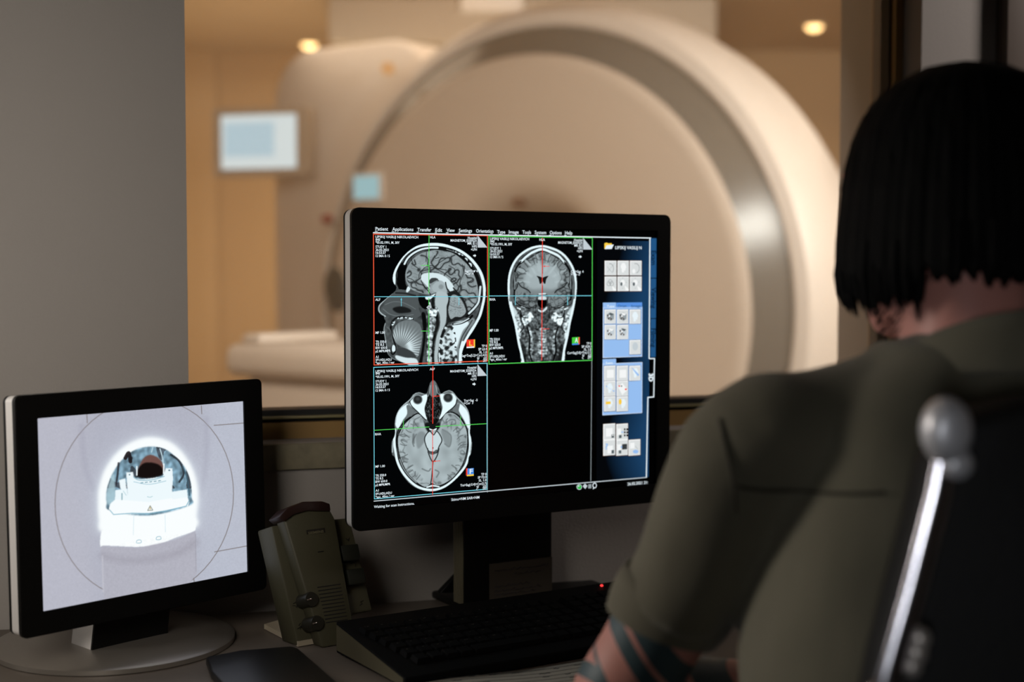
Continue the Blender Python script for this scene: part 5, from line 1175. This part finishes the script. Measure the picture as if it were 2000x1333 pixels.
for i in range(60):                                       # thin flyaway strands over the crown
    a = rn.random()*2*math.pi; r_ = .05+.03*rn.random(); c_ = hp(0, -.006, .0); P_ = []
    for q in range(6):
        u = .124-.022*q*(.5+.5*rn.random()*0+.5); d = FR*math.cos(a+q*.05)+FH*1.08*math.sin(a+q*.05); P_.append(hp(0, -.006, u)+d*(hair_r(u)*(1.01+.012*rn.random())))
    mb.tube(P_, [.0004]*5+[.0002], 4)
obj('hair_ends', mb, M_hair, hair)
# thin stubble beard along the jaw on the left
mb = MB()
for i in range(420):
    a = math.pi*(.28+.62*rn.random()); u = -.060-.050*rn.random(); k = 1.0-.25*((-u-.06)/.05)
    r_ = .073*k; p_ = hp(-abs(r_*math.sin(a))*.98, .012+.075*math.cos(a)*k, u); mb.tube([p_, p_+Vector((-.004, -.001, -.005))], [.0006, .0002], 4)
obj('stubble', mb, M_hair, ps)
# ---------------------------------------------------------------- office chair in the near right corner
ch = thing('office_chair', (.47, 1.10, 0), -6, 'black office chair with a chrome side rail behind the seated person', 'office chair')
M_lea = mat('black_leather', (14, 12, 10), .6, bump=.3, bscale=260, spec=.3); M_chr = mat('polished_chrome', (225, 222, 228), .16, 1.0, var=.01)
YC = .955
def cp(px, py, Y=YC): p = at_depth(px, py, Y); return (p.x, p.z)
edge = [(1812, 905), (1795, 985), (1772, 1075), (1745, 1175), (1715, 1285), (1690, 1400)]
lft = [cp(x, y, YC+.03) for x, y in edge]; top = lft[0][1]; bot = .62
poly = [(.655, bot), (.655, top-.02), (.64, top+.025), (.60, top+.045), (.36, top+.045), (lft[0][0]+.012, top+.03)]+lft+[(lft[-1][0]-.03, bot)]
o = obj('backrest', MB().prism(poly, YC+.022, YC+.075, .012, seg=3), M_lea, ch, ID)
o = obj('seat', MB().box(.19, .70, .98, 1.42, .385, .46, .03, seg=4), M_lea, ch, ID)
def T3(px, py, Y=YC): return at_depth(px, py, Y)
path = [T3(1850, 885), T3(1836, 960), T3(1812, 1055), T3(1785, 1160), T3(1755, 1265), T3(1733, 1345), T3(1715, 1440), Vector((.30, .97, .62)), Vector((.36, 1.05, .42))]
obj('side_rail', MB().tube(path, [(.0084, .0036)]*9, 24, smooth=5, flat=(1, 0, 0)), M_chr, ch)
c = T3(1845, 840); mb = MB(); mb.lathe([(.0001, -.012), (.006, -.0118), (.011, -.0095), (.0142, -.004), (.0152, .003), (.0145, .008), (.0001, .009)], 40, 'Y')
mb.v = [(c.x+x*1.12, c.y-.006+y, c.z+z*1.5) for x, y, z in mb.v]; mb.ball((T3(1866, 905).x, YC-.004, T3(1866, 905).z), (.011, .007, .011), 18)
obj('round_cap', mb, mat('satin_chrome_cap', (232, 230, 232), .4, .45, var=.01), ch)
mb = MB()
for px, py, r in ((1797, 1248, .0075), (1790, 1275, .0078), (1782, 1302, .0068)): q = T3(px, py); mb.ball(tuple(q), (r, r*.8, r*1.15), 16)
obj('chrome_lever', mb, mat('satin_chrome_lever', (225, 215, 205), .4, .6, var=.01), ch)
obj('cap_mount', MB().tube([T3(1847, 850, YC+.003), T3(1850, 870, YC+.04)], .007, 12), M_lea, ch)
obj('lever_mount', MB().tube([T3(1790, 1275, YC+.003), T3(1795, 1275, YC+.04)], .005, 12), M_lea, ch)
obj('gas_lift', MB().lathe([(.0001, .07), (.028, .07), (.028, .25), (.02, .25), (.02, .37), (.09, .375), (.09, .386), (.0001, .386)], 28, org=(.45, 1.2, 0)), M_lea, ch)
for k in range(5):
    a = R(72*k+10); e = Vector((.45+.28*math.cos(a), 1.2+.28*math.sin(a), .075)); lg = obj('base_arm', MB().tube([(.45, 1.2, .10), e.lerp(Vector((.45, 1.2, .10)), .5), e], [.024, .02, .015], 12), M_chr, ch)
    obj('caster', MB().lathe([(.0001, -.012), (.028, -.012), (.03, -.008), (.03, .008), (.028, .012), (.0001, .012)], 24, 'X', (e.x, e.y, .031)), M_lea, lg)
